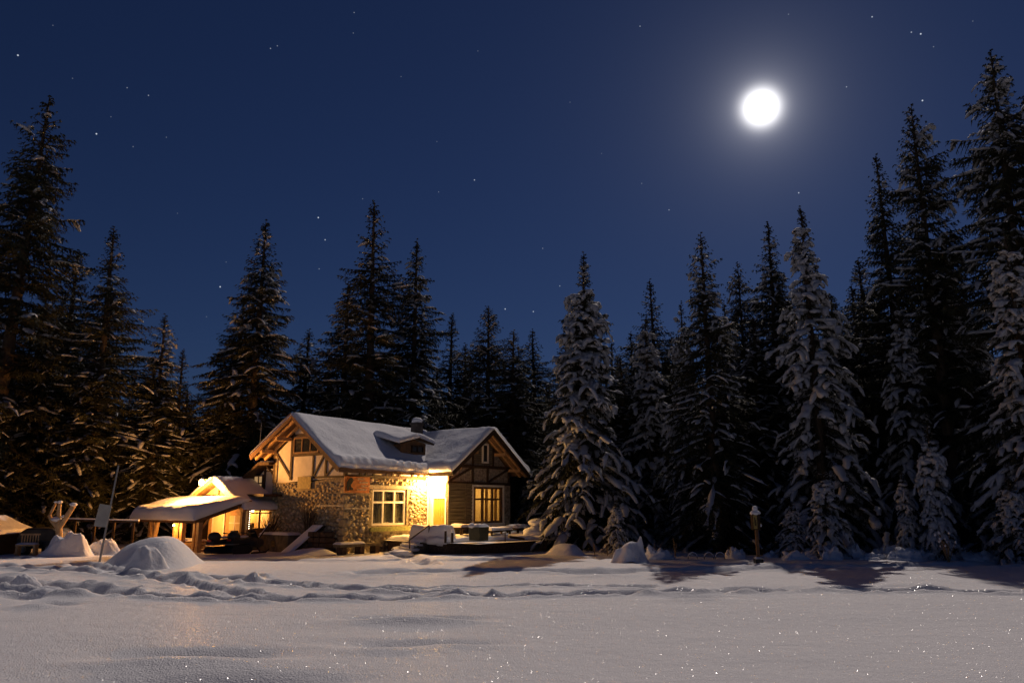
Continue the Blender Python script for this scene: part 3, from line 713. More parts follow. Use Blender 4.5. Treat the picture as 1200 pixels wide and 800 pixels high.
# wing ------------------------------------------------------
XM, ZWR, ZWE = 6.63, 5.043, 3.158
WINW = (6.15, 8.17, 1.0, 2.56)
ww = MB(); wall_open(ww, LW+.0, LE, .3, 2.70, [WINW], YW, YW+.15)
wingw = ww.build('wing_wall', M_DARKWOOD, house)
sd = MB()
for i in range(15):
    z = .45+i*.15
    sd.beam((LW+.03, YW-.02, z+.07), (6.08, YW-.02, z+.07), .03, .135, (0, -.25, 1)); 
    if z > 2.5: continue
sd.box((5.62, YW-.055, .45), (5.70, YW-.0, 2.66)); sd.box((LW-.03, YW-.06, .4), (LW+.09, YW-.0, 2.70))
sd.build('siding', M_GREYBOARD, wingw)
cp = MB(); cp.box((8.22, YW-.03, .4), (LE+.02, YW-.0, 2.66)); cp.build('corner_panel', M_PEEL, wingw)
up2 = MB(); up2.prism([(LW+.02, 2.70), (LE-.02, 2.70), (LE-.02, 3.30), (XM, 4.92), (LW+.02, 3.30)], 'y', YW+.03, YW+.15)
up2.build('wing_plaster', M_PEEL, house)
wb = MB()
def wbm(x0, z0, x1, z1, w=.09): wb.beam((x0, YW+.0, z0), (x1, YW+.0, z1), w, .07, (0, 1, 0))
wbm(LW-.05, 2.70, LE+.03, 2.70, .13); wbm(LW, 3.43, LE, 3.43, .13); wbm(LW+.05, 2.7, LW+.05, 3.4, .12); wbm(LE-.05, 2.7, LE-.05, 3.4, .12)
wbm(6.12, 2.75, 6.12, 3.4); wbm(7.12, 2.75, 7.12, 3.4); wbm(LW+.1, 2.78, 6.08, 3.38, .08); wbm(7.18, 2.78, 8.6, 3.38, .08)
wbm(6.12, 3.45, 6.12, 4.5, .08); wbm(7.5, 3.45, 7.5, 4.3, .08); wbm(5.4, 3.45, 5.4, 3.95, .07)
wb.build('wing_beams', M_DARKWOOD, house)
gbd = MB()
for i in range(9): gbd.box((6.18, YW-.01, 3.55+i*.10), (7.44, YW+.02, 3.55+i*.10+.085))
gbd.build('gable_boards', M_GREYBOARD, house)
window(house, 'y', YW-.03, 6.70, 7.12, 3.60, 4.46, 1, [], M_WHITE, M_GLASS, .07)
# lit window with a real room behind it
w2 = window(house, 'y', YW+.05, WINW[0]+.01, WINW[1]-.01, WINW[2], WINW[3], 3, [.66], M_BROWN, M_CLEAR, .085, proud=.07)
wf2 = MB(); wf2.box((WINW[0]-.09, YW-.05, WINW[2]-.1), (WINW[0], YW-.0, WINW[3]+.09)); wf2.box((WINW[1], YW-.05, WINW[2]-.1), (WINW[1]+.09, YW-.0, WINW[3]+.09))
wf2.box((WINW[0]-.09, YW-.08, WINW[2]-.12), (WINW[1]+.09, YW-.0, WINW[2])); wf2.box((WINW[0], YW-.05, WINW[3]), (WINW[1], YW, WINW[3]+.09))
wf2.build('window_frame', M_WHITE, w2)
rm = MB()
rx0, rx1, ry0, ry1, rz0, rz1 = 5.3, 8.5, YW+.16, 1.6, .4, 2.66
rm.box((rx0, ry1, rz0), (rx1, ry1+.05, rz1)); rm.box((rx0-.05, ry0, rz0), (rx0, ry1+.05, rz1)); rm.box((rx1, ry0, rz0), (rx1+.05, ry1+.05, rz1))
rm.box((rx0-.05, ry0, rz1), (rx1+.05, ry1+.05, rz1+.03)); rm.box((rx0-.05, ry0, rz0-.05), (rx1+.05, ry1+.05, rz0))
room = rm.build('lit_room', M_ROOM, house)
oc = MB()
for x0, x1 in ((6.28, 6.62), (7.22, 7.46), (7.86, 8.06)):
    n = int((x1-x0)/.05)
    for i in range(n): oc.box((x0+i*.05, ry0+.05+.02*(i % 2), WINW[2]-.1), (x0+i*.05+.05, ry0+.065+.02*(i % 2), WINW[3]+.05))
oc.build('curtain', M_OCURT, w2)
fu = MB(); fu.box((6.5, .2, rz0), (7.4, .9, 1.15)); fu.box((7.0, .85, 1.15), (7.4, .92, 1.55)); fu.build('cabinet', M_BROWN, room)
# wing side wall (faces left) with the door, and the right wall
DO = (YW+.08, YW+.90, .45, 2.12)
wsd = MB(); Y_ = [(-1.138, DO[0]), (DO[1], .0)]
for a, b in Y_: wsd.box((LW, a, .3), (LW+.12, b, 3.35))
wsd.box((LW, DO[0], DO[3]), (LW+.12, DO[1], 3.35)); wsd.box((LW, DO[0], .3), (LW+.12, DO[1], DO[2]))
wsd.build('side_wall', M_CREAM, house)
wr = MB(); wr.box((LE-.15, YW+.15, -.2), (LE, 4.6, 3.35)); wr.box((6.6, 4.45, -.2), (LE-.15, 4.6, 3.4)); wr.build('far_wall', M_PEEL, house)
dr = MB(); dr.box((LW+.03, DO[0]+.07, DO[2]), (LW+.08, DO[1]-.07, DO[3]-.07))
for i in range(5): dr.box((LW+.022, DO[0]+.10+i*.13, DO[2]+.03), (LW+.03, DO[0]+.215+i*.13, DO[3]-.12))
door = dr.build('door', M_YDOOR, house)
df = MB(); df.box((LW-.02, DO[0], DO[2]), (LW+.09, DO[0]+.07, DO[3])); df.box((LW-.02, DO[1]-.07, DO[2]), (LW+.09, DO[1], DO[3])); df.box((LW-.02, DO[0], DO[3]-.07), (LW+.09, DO[1], DO[3]))
df.build('door_frame', M_WHITE, door)
dh = MB(); dh.tube([(LW+.0, DO[0]+.14, 1.3), (LW-.04, DO[0]+.14, 1.3), (LW-.04, DO[0]+.24, 1.3)], [.012]*3, 6); dh.build('handle', M_METAL, door)
# wing roof
HWID = (LE-LW)/2+.53; WF, WBk = YW-.704, 4.9
wrf = MB()
slab(wrf, (XM-HWID, WF, ZWE), (XM-HWID, WBk, ZWE), (XM, WBk, ZWR), (XM, WF, ZWR), .09)
slab(wrf, (XM+HWID, WF, ZWE), (XM+HWID, WBk, ZWE), (XM, WBk, ZWR-.003), (XM, WF, ZWR-.003), .09)
wroof = wrf.build('roof', M_BROWN, house)
wbb = MB(); wbb.beam((XM-HWID-.03, WF-.03, ZWE-.1), (XM, WF-.03, ZWR-.1), .05, .22, (0, 0, 1)); wbb.beam((XM+HWID+.03, WF-.03, ZWE-.1), (XM, WF-.03, ZWR-.1), .05, .22, (0, 0, 1))
wbb.box((XM-HWID-.03, WF, ZWE-.2), (XM-HWID, -.55, ZWE-.0)); wbb.build('barge_board', M_DARKWOOD, wroof)
wra = MB()
for y in (WF+.12, WF+.45):
    wra.beam((XM-HWID+.05, y, ZWE-.10), (XM, y, ZWR-.17), .08, .10); wra.beam((XM+HWID-.05, y, ZWE-.10), (XM, y, ZWR-.17), .08, .10)
for x, z in ((XM, 4.82), (LW+.05, 3.32), (LE-.05, 3.32), (LW+1.1, 4.0), (LE-1.1, 4.0)): wra.beam((x, WF+.03, z), (x, YW+.1, z), .12, .13)
wra.build('rafters', M_PINE, wroof)
sn = MB(); vl = Vector((HWID, 0, ZWR-ZWE))
snow_sheet(sn, (XM-HWID-.08, WF-.10, ZWE-.03), (0, 1, 0), vl, WBk-WF+.2, vl.length+.10, .22, 9, .04, .05, .2, .08, .04)
vr = Vector((-HWID, 0, ZWR-ZWE))
snow_sheet(sn, (XM+HWID+.08, WF-.10, ZWE-.03), (0, 1, 0), vr, WBk-WF+.2, vr.length+.10, .22, 12, .04, .05, .2, .09, .05)
sn.build('roof_snow', M_SNOW, wroof, True)
# dormer
dm_ = MB()
fy = .30
dm_.prism([(3.15, 3.85), (4.62, 3.85), (4.62, 4.38), (3.9, 4.52), (3.15, 4.30)], 'y', fy, 1.6); dormer = dm_.build('dormer', M_BROWN, house)
window(dormer, 'y', fy-.02, 3.75, 4.45, 3.98, 4.28, 2, [], M_DARKWOOD, M_GLASS, .05)
dr2 = MB(); slab(dr2, (3.9, fy-.3, 4.60), (4.85, fy-.3, 4.38), (4.85, 2.0, 4.75), (3.9, 2.0, 5.0), .06); slab(dr2, (3.9, fy-.3, 4.597), (2.75, fy-.3, 4.30), (2.75, 1.3, 4.66), (3.9, 2.0, 4.997), .06)
dr2.build('dormer_roof', M_DARKWOOD, dormer)
sn = MB(); snow_sheet(sn, (2.70, fy-.36, 4.30), (1.2, 0, .30), (0, 1, .24), 1.26, 1.75, .19, 21, .04, 0, .16, .06)
snow_sheet(sn, (3.86, fy-.36, 4.61), (1.0, 0, -.23), (0, 1, .19), 1.06, 1.9, .19, 23, .04, 0, .16, .06); sn.build('roof_snow', M_SNOW, dormer, True)
# chimney
ch = MB(); ch.box((5.10, 1.35, 4.3), (5.48, 1.75, 5.42)); ch.box((5.06, 1.31, 5.34), (5.52, 1.79, 5.44)); chim = ch.build('chimney', M_CHIM, house)
cs = MB(); cs.blob((5.29, 1.55, 5.53), (.24, .25, .16), 3, .15, 1.5, 16, 10); cs.build('chimney_snow', M_SNOW, chim, True)
# rear-left annex
an = MB(); an.prism([(4.7, -.2), (7.2, -.2), (7.2, 2.35), (5.65, 3.30), (4.7, 3.30)], 'x', .25, 3.0); annex = an.build('annex', M_CREAM, house)
ar = MB(); slab(ar, (-.25, 7.6, 2.45), (3.1, 7.6, 2.45), (3.1, 5.45, 3.58), (-.25, 5.45, 3.58), .10); slab(ar, (-.25, 5.45, 3.56), (3.1, 5.45, 3.56), (3.1, 4.72, 3.56), (-.25, 4.72, 3.56), .12)
arf = ar.build('annex_roof', M_DARKWOOD, annex)
sn = MB(); snow_sheet(sn, (-.1, 7.62, 2.46), (1, 0, 0), (0, -2.15, 1.13), 3.2, 2.4, .16, 31, .04, 0, .16, .09); sn.build('roof_snow', M_SNOW, arf, True)
window(annex, 'x', .22, 5.72, 6.75, 2.35, 3.05, 3, [.5], M_BROWN, mat('lit_pane', (.5, .4, .25), .4, .3, emis=(1, .6, .25), estr=.35), .06)
ab = MB(); ab.beam((.22, 4.8, 2.9), (.22, 5.5, 3.4), .05, .07, (1, 0, 0)); ab.beam((.22, 4.72, 3.2), (.22, 5.6, 3.2), .05, .07, (1, 0, 0)); ab.beam((.22, 5.62, 2.2), (.22, 5.62, 3.3), .06, .08, (1, 0, 0)); ab.build('annex_beams', M_DARKWOOD, annex)
ac = MB(); ac.box((-.9, 3.95, 2.12), (.0, 5.6, 2.22)); ac.build('canopy', M_DARKWOOD, annex)

# wall lamp: the strong light under the eave at the inner corner
def lamp(name, label, loc_local, power, col, size=.05, Mx=Mh, out=None):
    p = Mx @ Vector(loc_local)
    t = thing(name, label, 'lamp', p)
    b = MB(); b.blob((0, 0, 0), (size, size, size*1.2), 1, 0, 1, 12, 8); b.build('bulb', M_BULB, t, True)
    c = MB(); c.tube([(0, 0, size*1.2), (0, 0, size*1.9)], [size*1.15, size*.5], 10); c.build('lamp_cap', M_METAL, t)
    l = bpy.data.lights.new('lamp_light', 'POINT'); l.energy = power; l.color = col; l.shadow_soft_size = size*1.1
    lo = bpy.data.objects.new('lamp_light', l); scene.collection.objects.link(lo); lo.parent = t; lo.location = out or (0, 0, -size*2.4)
    return t
WARM = (1, .43, .095)
pl = lamp('wall_lamp', 'glowing wall lamp under the eave beside the yellow door', (4.0, -.50, 2.80), 800, (1, .52, .14), .07)
br_ = MB(); br_.tube([Mh.inverted() @ pl.location*0 + Vector((0, 0, .13)), Vector((-.236, .188, .13))][0:0] + [(0, 0, .13), tuple((Mh.to_3x3() @ Vector((0, .33, 0)))+Vector((0, 0, .13)))], [.012, .012], 6)
br_.build('bracket', M_METAL, pl)
lr = lamp('room_lamp', 'warm lamp inside the lit wing window', (7.4, .35, 2.35), 50, (1, .62, .2), .06)
ls = MB(); ls.tube([(0, 0, .12), (0, 0, .32)], [.01, .01], 6); ls.build('cord', M_BLACK, lr)

# wooden sign with a bird and pale lettering, too worn to read
sgn = thing('wooden_sign', 'orange wooden sign with a dark bird and pale lettering on the house corner', 'sign', hw(-.09+.6, -.10, 2.24), AL)
b = MB(); b.box((-.62, -.03, 0), (.62, .03, .62)); b.build('board', M_SIGN, sgn)
b = MB(); b.prism([(-.50, .10), (-.44, .08), (-.40, .24), (-.30, .20), (-.34, .31), (-.28, .36), (-.22, .46), (-.24, .55), (-.34, .58), (-.44, .52), (-.52, .40), (-.54, .24)], 'y', -.045, -.03)
b.prism([(-.40, .10), (-.28, .13), (-.20, .10), (-.24, .20), (-.34, .22)], 'y', -.045, -.03); b.prism([(-.24, .50), (-.14, .48), (-.23, .46)], 'y', -.045, -.03)
b.build('bird_emblem', M_BLACK, sgn)
b = MB(); rr_ = random.Random(9)
for r_, (x0, x1) in enumerate(((.0, .42), (.10, .55), (.20, .56), (.0, .48))):
    x = x0; z = .50-.135*r_
    while x < x1-.04:
        w = rr_.uniform(.03, .05)
        b.box((x, -.042, z), (x+.012, -.03, z+.07)); 
        if rr_.random() < .6: b.box((x+w-.012, -.042, z), (x+w, -.03, z+.065))
        if rr_.random() < .6: b.box((x+.012, -.042, z+rr_.choice((0, .03, .055))), (x+w-.012, -.03, z+rr_.choice((.012, .042, .067))))
        x += w+.018
b.build('lettering', M_PAINT, sgn)
nb = MB(); nb.box((-.05, 0, 0), (-.02, .86, .48)); nbo = nb.build('notice_board', mat('notice_yellow', (.20, .14, .035), .6, .2, .35, 9), None); nbo.location = hw(0-.03, 2.02, 2.42); nbo.rotation_euler.z = AL
tag(nbo, 'small yellowish board fixed on the stone gable wall under the plaster', 'sign')
sp = MB()
sp.tube([(0, 0, 0), (0, 0, 1.3)], [.02, .012], 6); spo = sp.build('roof_aerial', M_METAL); spo.location = hw(-.5, 5.05, 3.9); tag(spo, 'thin pole standing up at the left eave of the house roof', 'pole')

# ------------------------------------------------------------------ terrace
tp = [(2.13, -3.43), (6.34, -4.95), (10.6, -2.2), (9.6, .3), (LE+.02, .3), (LE+.02, YW-.02), (LW-.05, YW-.02), (LW-.05, -.02), (2.25, -.02), (2.2, -1.91)]
terr = thing('terrace', 'low dark stone terrace in front of the house wing under thick snow', 'terrace', HC, AL)
tb = MB(); tb.prism(tp, 'z', -.3, .40); tb.build('stone_base', M_RBRICK, terr)
cp_ = MB(); cp_.prism([(x*1.0+(-.05 if x < 3 else .05 if x > 9 else 0), y-(.05 if y < -3 else 0)) for x, y in tp], 'z', .402, .45); cp_.build('coping', M_CONC, terr)
def inpoly(x, y, poly):
    c = False; n = len(poly)
    for i in range(n):
        (x1, y1), (x2, y2) = poly[i], poly[(i+1) % n]
        if (y1 > y) != (y2 > y) and x < (x2-x1)*(y-y1)/(y2-y1)+x1: c = not c
    return c
def pdist(x, y, poly):
    b = 9
    for i in range(len(poly)):
        (x1, y1), (x2, y2) = poly[i], poly[(i+1) % len(poly)]; dx, dy = x2-x1, y2-y1
        t = max(0, min(1, ((x-x1)*dx+(y-y1)*dy)/(dx*dx+dy*dy))); b = min(b, math.hypot(x-x1-t*dx, y-y1-t*dy))
    return b
def poly_snow(poly, z, th, res, seed, amp=.3):
    x0, x1 = min(p[0] for p in poly)-.1, max(p[0] for p in poly)+.1; y0, y1 = min(p[1] for p in poly)-.1, max(p[1] for p in poly)+.1
    nu, nv = int((x1-x0)/res), int((y1-y0)/res)
    def f(a, b_):
        x, y = x0+(x1-x0)*a, y0+(y1-y0)*b_
        d = pdist(x, y, poly); ins = inpoly(x, y, poly)
        if not ins:
            d = -d
        t = max(0, min(1, (d+.08)/.22)); pr = t*t*(3-2*t)
        h = th*pr*(1+amp*noise.fractal(Vector((x*1.1+seed, y*1.1, 0)), 1, 2, 4))
        return (x, y, z-.03+h if t > 0 else z-.04)
    return MB().grid(f, nu, nv)
poly_snow(tp, .452, .17, .05, 4, .5).build('terrace_snow', M_SNOW, terr, True)
# squared snow bank over the left parapet
bank = thing('snow_bank', 'squared block of snow banked along the parapet at the terrace corner', 'snow bank', hw(0, 0), AL)
bkm = MB(); snow_sheet(bkm, (2.06, -3.38, .46), (0, 1, 0), (1, 0, 0), 1.95, .62, .60, 51, .03, 0, .13, .05); bkm.blob((2.2, -2.9, .48), (.3, .55, .22), 5, .5, 1.5); bkm.blob((2.45, -1.7, .5), (.3, .4, .2), 9, .5, 1.5)
bkm.build('packed_snow', M_SNOW, bank, True)
# steps with a handrail at the left of the terrace
st = thing('stone_steps', 'snow-covered steps climbing to the left end of the terrace', 'steps', hw(1.15, -2.4), AL)
b = MB(); b.box((0, 0, -.2), (1.1, .75, .16)); b.box((.3, .02, .162), (1.1, .73, .30)); b.box((.65, .03, .302), (1.1, .72, .42)); b.build('stone_treads', M_CONC, st)
b = MB(); b.blob((.15, .35, .17), (.42, .5, .11), 2, .4, 2); b.blob((.5, .35, .31), (.38, .45, .10), 3, .4, 2); b.blob((.9, .35, .43), (.35, .45, .12), 4, .4, 2); b.blob((-.35, .1, .0), (.5, .6, .16), 6, .5, 2)
b.build('step_snow', M_SNOW, st, True)
hr = thing('handrail', 'dark sloping handrail beside the snowy steps', 'handrail', hw(1.1, -2.5), AL)
b = MB(); b.tube([(0, 0, -.1), (0, 0, .55)], [.022, .022], 8); b.build('post', M_BLACK, hr)
b = MB(); b.tube([(1.0, 0, .2), (1.0, 0, 1.05)], [.022, .022], 8); b.build('post', M_BLACK, hr)
b = MB(); b.tube([(-.02, 0, .52), (1.0, 0, 1.03)], [.025, .025], 8); b.build('rail', M_BLACK, hr)
# furniture and pots on the terrace; P on terrace level
def tpos(px, py, z=.55): return gnd(px, py, z)
def snow_cap(mb, x0, x1, y0, y1, z, th, seed): snow_sheet(mb, (x0, y0, z), (1, 0, 0), (0, 1, 0), x1-x0, y1-y0, th, seed, .06, 0, min(.14, (x1-x0)*.4), .06)
pt = thing('planter_tub', 'dark square planter tub holding frozen plants on the terrace edge', 'planter', tpos(561, 631)+Vector((0, 0, -.06)), AL)
b = MB(); b.prism([(-.24, 0), (.24, 0), (.29, .50), (-.29, .50)], 'y', -.26, .26); b.build('tub', mat('tub_green', (.06, .06, .035), .6, .3, .2, 8), pt)
b = MB(); snow_cap(b, -.3, .3, -.28, .28, .49, .10, 3); b.blob((-.42, 0, .55), (.13, .12, .09), 5, .2); b.build('snow_cap', M_SNOW, pt, True)
b = MB()
for i in range(9): b.tube([(R(-.2, .2), R(-.2, .2), .45), (R(-.4, .4), R(-.3, .3), R(.7, .85))], [.012, .006], 5)
b.build('stems', M_TWIG, pt)
for px, py, lab in ((522, 633, 'short dark bollard post nearest the snow bank on the terrace'), (530, 633, 'short dark bollard post second from the snow bank, a little lower')):
    b = thing('short_post', lab, 'post', tpos(px, py)+Vector((0, 0, -.08)), 0, 'short posts on the terrace edge')
    q = MB(); q.tube([(0, 0, 0), (0, 0, .42 if px < 525 else .36)], [.045, .04], 8); q.build('post', M_DARKWOOD, b)
    q = MB(); q.blob((0, 0, .45 if px < 525 else .39), (.06, .06, .05), px, .1, 1, 12, 8); q.build('snow_cap', M_SNOW, b, True)
def table(px, py, w, d, h, lab, leg=True):
    p = tpos(px, py); t = thing('garden_table', lab, 'table', p+Vector((0, 0, -.06)), AL, 'snow-covered furniture on the terrace')
    b = MB(); b.box((-w/2, -d/2, h-.05), (w/2, d/2, h)); b.build('table_top', M_DARKWOOD, t)
    for sx in (-1, 1):
        for sy in (-1, 1):
            b = MB(); b.box((sx*(w/2-.08)-.03, sy*(d/2-.08)-.03, 0), (sx*(w/2-.08)+.03, sy*(d/2-.08)+.03, h-.05)); b.build('leg', M_DARKWOOD, t)
    b = MB(); snow_cap(b, -w/2-.03, w/2+.03, -d/2-.03, d/2+.03, h, .13, px); b.build('snow_cap', M_SNOW, t, True)
table(541, 628, .75, .6, .42, 'low garden table under snow between the posts and the planter tub')
table(582, 628, 1.3, .6, .30, 'long low bench table right of the planter tub, under the lit window')
table(607, 626, .9, .7, .34, 'snow-heaped garden table near the right end of the terrace')
bl = thing('covered_barrel', 'rounded barrel wearing a thick dome of snow at the right end of the terrace', 'barrel', tpos(630, 627), AL)
b = MB(); b.tube([(0, 0, -.1), (0, 0, .2), (0, 0, .5)], [.30, .33, .30], 18); b.build('barrel_body', M_DARKWOOD, bl)
b = MB(); b.blob((0, 0, .52), (.40, .40, .17), 7, .12, 1.2, 24, 14); b.blob((-.15, -.05, .0), (.60, .46, .40), 8, .25, 1.1, 26, 14, 0, -.02); b.build('snow_dome', M_SNOW, bl, True)
b = MB(); b.tube([(-.34, -.2, .62), (.5, .1, .66)], [.018, .018], 6); b.build('strap', M_BLACK, bl)
stl = MB(); stl.tube([(0, 0, 0), (0, 0, .32)], [.02, .015], 6); sto = stl.build('thin_stake', M_DARKWOOD); sto.location = tpos(592, 634); tag(sto, 'thin stake poking out of the terrace snow right of the planter tub', 'stake')
lb = MB(); lb.box((-.28, -.1, 0), (.28, .1, .07)); lbo = lb.build('loose_board', M_DARKWOOD); lbo.location = tpos(605, 631, .62); lbo.rotation_euler = (.1, .15, .3); tag(lbo, 'small dark board lying on the terrace snow', 'board')

# ------------------------------------------------------------------ things along the stone gable wall
tr = thing('stone_trough', 'weathered stone trough with a carved flower against the gable wall', 'trough', hw(-.75, 2.35), AL)
b = MB(); b.box((0, 0, -.1), (.6, 1.95, .62)); o_ = b.build('basin', M_CONC, tr); md = o_.modifiers.new('b', 'BEVEL'); md.width = .03; md.segments = 2
b = MB()
for k in range(8):
    a = k*math.pi/4; b.beam((-.012, .95+.04*math.cos(a), .28+.04*math.sin(a)), (-.012, .95+.13*math.cos(a), .28+.13*math.sin(a)), .03, .03, (1, 0, 0))
b.build('carved_flower', M_YEL, tr)
b = MB(); snow_sheet(b, (-.03, .0, .62), (1, 0, 0), (0, 1, 0), .66, 1.95, .09, 14, .08, 0, .1, .06); b.build('snow_cap', M_SNOW, tr, True)
def bush(loc, n, h, sp_, lab, seed, snow_=True, name='bare_shrub', cat='shrub', th=.014, group=None):
    rs = random.Random(seed); t = thing(name, lab, cat, loc, 0, group); b = MB(); s = MB()
    for i in range(n):
        a = rs.uniform(0, 6.28); r = sp_*rs.uniform(.2, 1); hh = h*rs.uniform(.6, 1)
        p0 = Vector((0, 0, -.05)); p1 = Vector((r*.45*math.cos(a), r*.45*math.sin(a), hh*.5)); p2 = Vector((r*math.cos(a), r*math.sin(a), hh))
        b.tube([p0, p1, p2], [th, th*.7, th*.4], 5)
        p3 = p1+Vector((rs.uniform(-.5, .5)*sp_, rs.uniform(-.5, .5)*sp_, hh*.3)); b.tube([p1, p3], [th*.6, th*.3], 5)
        if snow_:
            s.blob(p2, (th*1.7, th*1.7, th*2.2), i, .1, 1, 8, 6); s.blob(p3, (th*1.5, th*1.5, th*1.9), i+5, .1, 1, 8, 6)
    b.build('stems', M_TWIG, t)
    if snow_: s.build('snow_tips', M_SNOW, t, True)
    return t
for k, (x, y, h, lab, n) in enumerate(((-.45, 4.05, 1.15, 'tangled dark shrub behind the left end of the stone trough', 26), (-.3, 1.75, 1.75, 'tall twiggy shrub leaning on the gable wall beside the snowy plank', 22))):
    o_ = bush(hw(x, y, .35), n, h, .45, lab, 40+k, False, th=.018)
    for c in o_.children: c.data.materials[0] = M_BARK
pk = thing('leaning_plank', 'wide snow-covered plank leaning on the gable wall right of the trough', 'plank', hw(-.95, 2.15), AL)
b = MB(); slab(b, (0, -.25, -.1), (0, .35, -.1), (.8, .15-.9, 1.0), (.8, -.35-.9, 1.0), .06); b.build('board', M_DARKWOOD, pk)
b = MB(); snow_sheet(b, (-.05, -.28, -.08), (0, 1, 0), (.8, -.95, 1.1), .6, 1.66, .10, 77, .05, 0, .12, .06); b.build('snow_cap', M_SNOW, pk, True)
p2 = thing('thin_plank', 'narrow snow-edged plank leaning beside the hut wall', 'plank', hw(-1.2, 3.6), AL)
b = MB(); b.beam((-.1, .6, -.1), (.5, .1, 1.05), .16, .04, (0, 0, 1)); b.build('board', M_DARKWOOD, p2)
b = MB(); b.beam((-.1, .6, -.06), (.5, .1, 1.09), .12, .05, (0, 0, 1)); b.build('snow_strip', M_SNOW, p2)
ov = thing('block_stack', 'stack of dark stone blocks between the snowy plank and the house corner', 'stone blocks', hw(-.62, .25), AL)
for r_ in range(4):
    for c_ in range(3):
        b = MB(); b.box((.0+.02*(r_ % 2), c_*.36+.18*(r_ % 2)*.3, r_*.2), (.5, c_*.36+.33+.05*(r_ % 2), r_*.2+.18)); q = b.build('block', M_RBRICK, ov); md = q.modifiers.new('b', 'BEVEL'); md.width = .03; md.segments = 2
bn = thing('stone_bench', 'low stone bench with a strip of snow at the house corner', 'bench', hw(.0, -.75), AL)
b = MB(); b.box((-.7, 0, .26), (1.3, .42, .36)); b.build('seat', M_CONC, bn)
for x in (-.55, .3, 1.05): b = MB(); b.box((x, .05, -.1), (x+.2, .38, .258)); b.build('leg', M_RBRICK, bn)
b = MB(); snow_sheet(b, (-.72, -.03, .36), (1, 0, 0), (0, 1, 0), 1.2, .46, .08, 62, .08, 0, .1, .06); b.build('snow_cap', M_SNOW, bn, True)

# ------------------------------------------------------------------ the hut with its porch
HA = Vector((-12.11, 30.56, 0)); MA = Matrix.Translation(HA) @ Matrix.Rotation(AL, 4, 'Z')
hut = thing('wooden_hut', 'lamp-lit wooden hut with an open porch under a thick snowy roof', 'hut', HA, AL)
HWd = 4.3
# porch posts on the outer edge (x=0) and along the side
zE, zB = 1.13, 1.80
def hutp(px, py, x=0.0):     # local y of a pixel on the plane x=const of the hut
    Mi = MA.inverted(); o = Mi @ Vector((0, 0, CAMH)); d = Mi.to_3x3() @ raydir(px, py); t = (x-o.x)/d.x; return o+d*t
for i, (px, w, lean) in enumerate(((175, .17, 0), (204, .15, 0), (213, .17, 0.05), (227, .13, 0), (236.5, .17, 0))):
    y = max(.05, hutp(px, 625).y); b = MB(); b.beam((.05, y, -.2), (.05, y+lean, zE), w, w, (0, 1, 0)); b.build('post', M_PINE, hut)
y = hutp(183, 625).y; b = MB(); b.tube([(.05, y+.25, -.2), (.05, y+.2, .55), (.05, y+.02, zE)], [.09, .10, .08], 8); b.tube([(.05, y+.2, .5), (.05, y+.42, zE)], [.08, .06], 8); b.build('forked_post', M_LOG, hut)
b = MB(); b.box((1.83, -.02, -.2), (1.97, .12, zB)); b.build('corner_post', M_BROWN, hut)
b = MB(); b.beam((.05, -.1, zE+.06), (.05, HWd+.1, zE+.06), .14, .13); b.beam((-.1, .05, zE+.05), (2.0, .05, zB+.02), .12, .14); b.build('porch_beam', M_BROWN, hut)
b = MB(); b.beam((.05, .1, .28), (.05, 2.2, .28), .05, .1); b.beam((.05, .1, .05), (.05, 2.2, .05), .05, .08); b.build('porch_rail', M_PINE, hut)
b = MB(); b.beam((.1, .08, zE-.35), (.45, .08, zE+.15), .06, .06); b.beam((.05, .1, zE-.3), (.05, .45, zE), .06, .06); b.build('brace', M_PINE, hut)
# body walls: gable wall inside the porch, side wall with windows, back
gw = MB(); gw.prism([(.0, -.2), (2.75, -.2), (2.75, 2.50), (2.05, 2.78), (.0, 1.70)], 'x', 2.0, 2.08)
gwo = gw.build('gable_wall', M_PINE, hut)
b = MB(); b.prism([(2.75, 1.3), (HWd, 1.3), (HWd, 1.62), (2.75, 2.50)], 'x', 2.0, 2.08); b.build('gable_wall', M_PINE, hut)
b = MB(); b.beam((1.96, .1, 1.72), (1.96, 2.05, 2.72), .05, .1, (1, 0, 0)); b.beam((1.96, 4.5, 1.65), (1.96, 2.05, 2.72), .05, .1, (1, 0, 0)); b.beam((1.96, 1.0, 2.2), (1.96, 3.2, 2.2), .05, .08, (1, 0, 0)); b.beam((1.96, 2.05, 2.2), (1.96, 2.05, 2.7), .05, .08, (1, 0, 0)); b.build('gable_truss', M_DARKWOOD, hut)
b = MB()
for i in range(9): b.box((1.985, .15, .0+i*.19), (2.0, 2.7, .0+i*.19+.165))
b.build('wall_boards', M_PINE, gwo)
b = MB(); b.box((1.95, 1.5, -.1), (1.985, 2.3, 1.5)); dd = b.build('door', M_ROOM, hut)
b = MB(); b.box((1.93, 1.43, -.1), (1.99, 1.5, 1.57)); b.box((1.93, 2.3, -.1), (1.99, 2.37, 1.57)); b.box((1.93, 1.5, 1.5), (1.99, 2.3, 1.57)); b.build('door_frame', M_WHITE, dd)
b = MB(); b.box((1.955, .3, .75), (1.985, 1.1, 1.35)); wi = b.build('window', M_ROOM, hut)
b = MB(); b.box((1.94, .67, .75), (1.952, .73, 1.35)); b.box((1.94, .3, 1.03), (1.952, 1.1, 1.08)); b.build('muntin', M_WHITE, wi)
sw_ = MB(); wall_open(sw_, 2.08, 3.35, -.2, 1.78, [(2.16, 3.2, .80, 1.62)], .0, .07); swo = sw_.build('side_wall', M_BROWN, hut)
b = MB()
for i in range(6): b.box((2.08, -.018, -.05+i*.135), (3.33, .0, -.05+i*.135+.12))
b.build('plank_cladding', M_BROWN, swo)
hwn = window(hut, 'y', .03, 2.16, 3.2, .80, 1.62, 2, [.80], M_BROWN, None, .05)
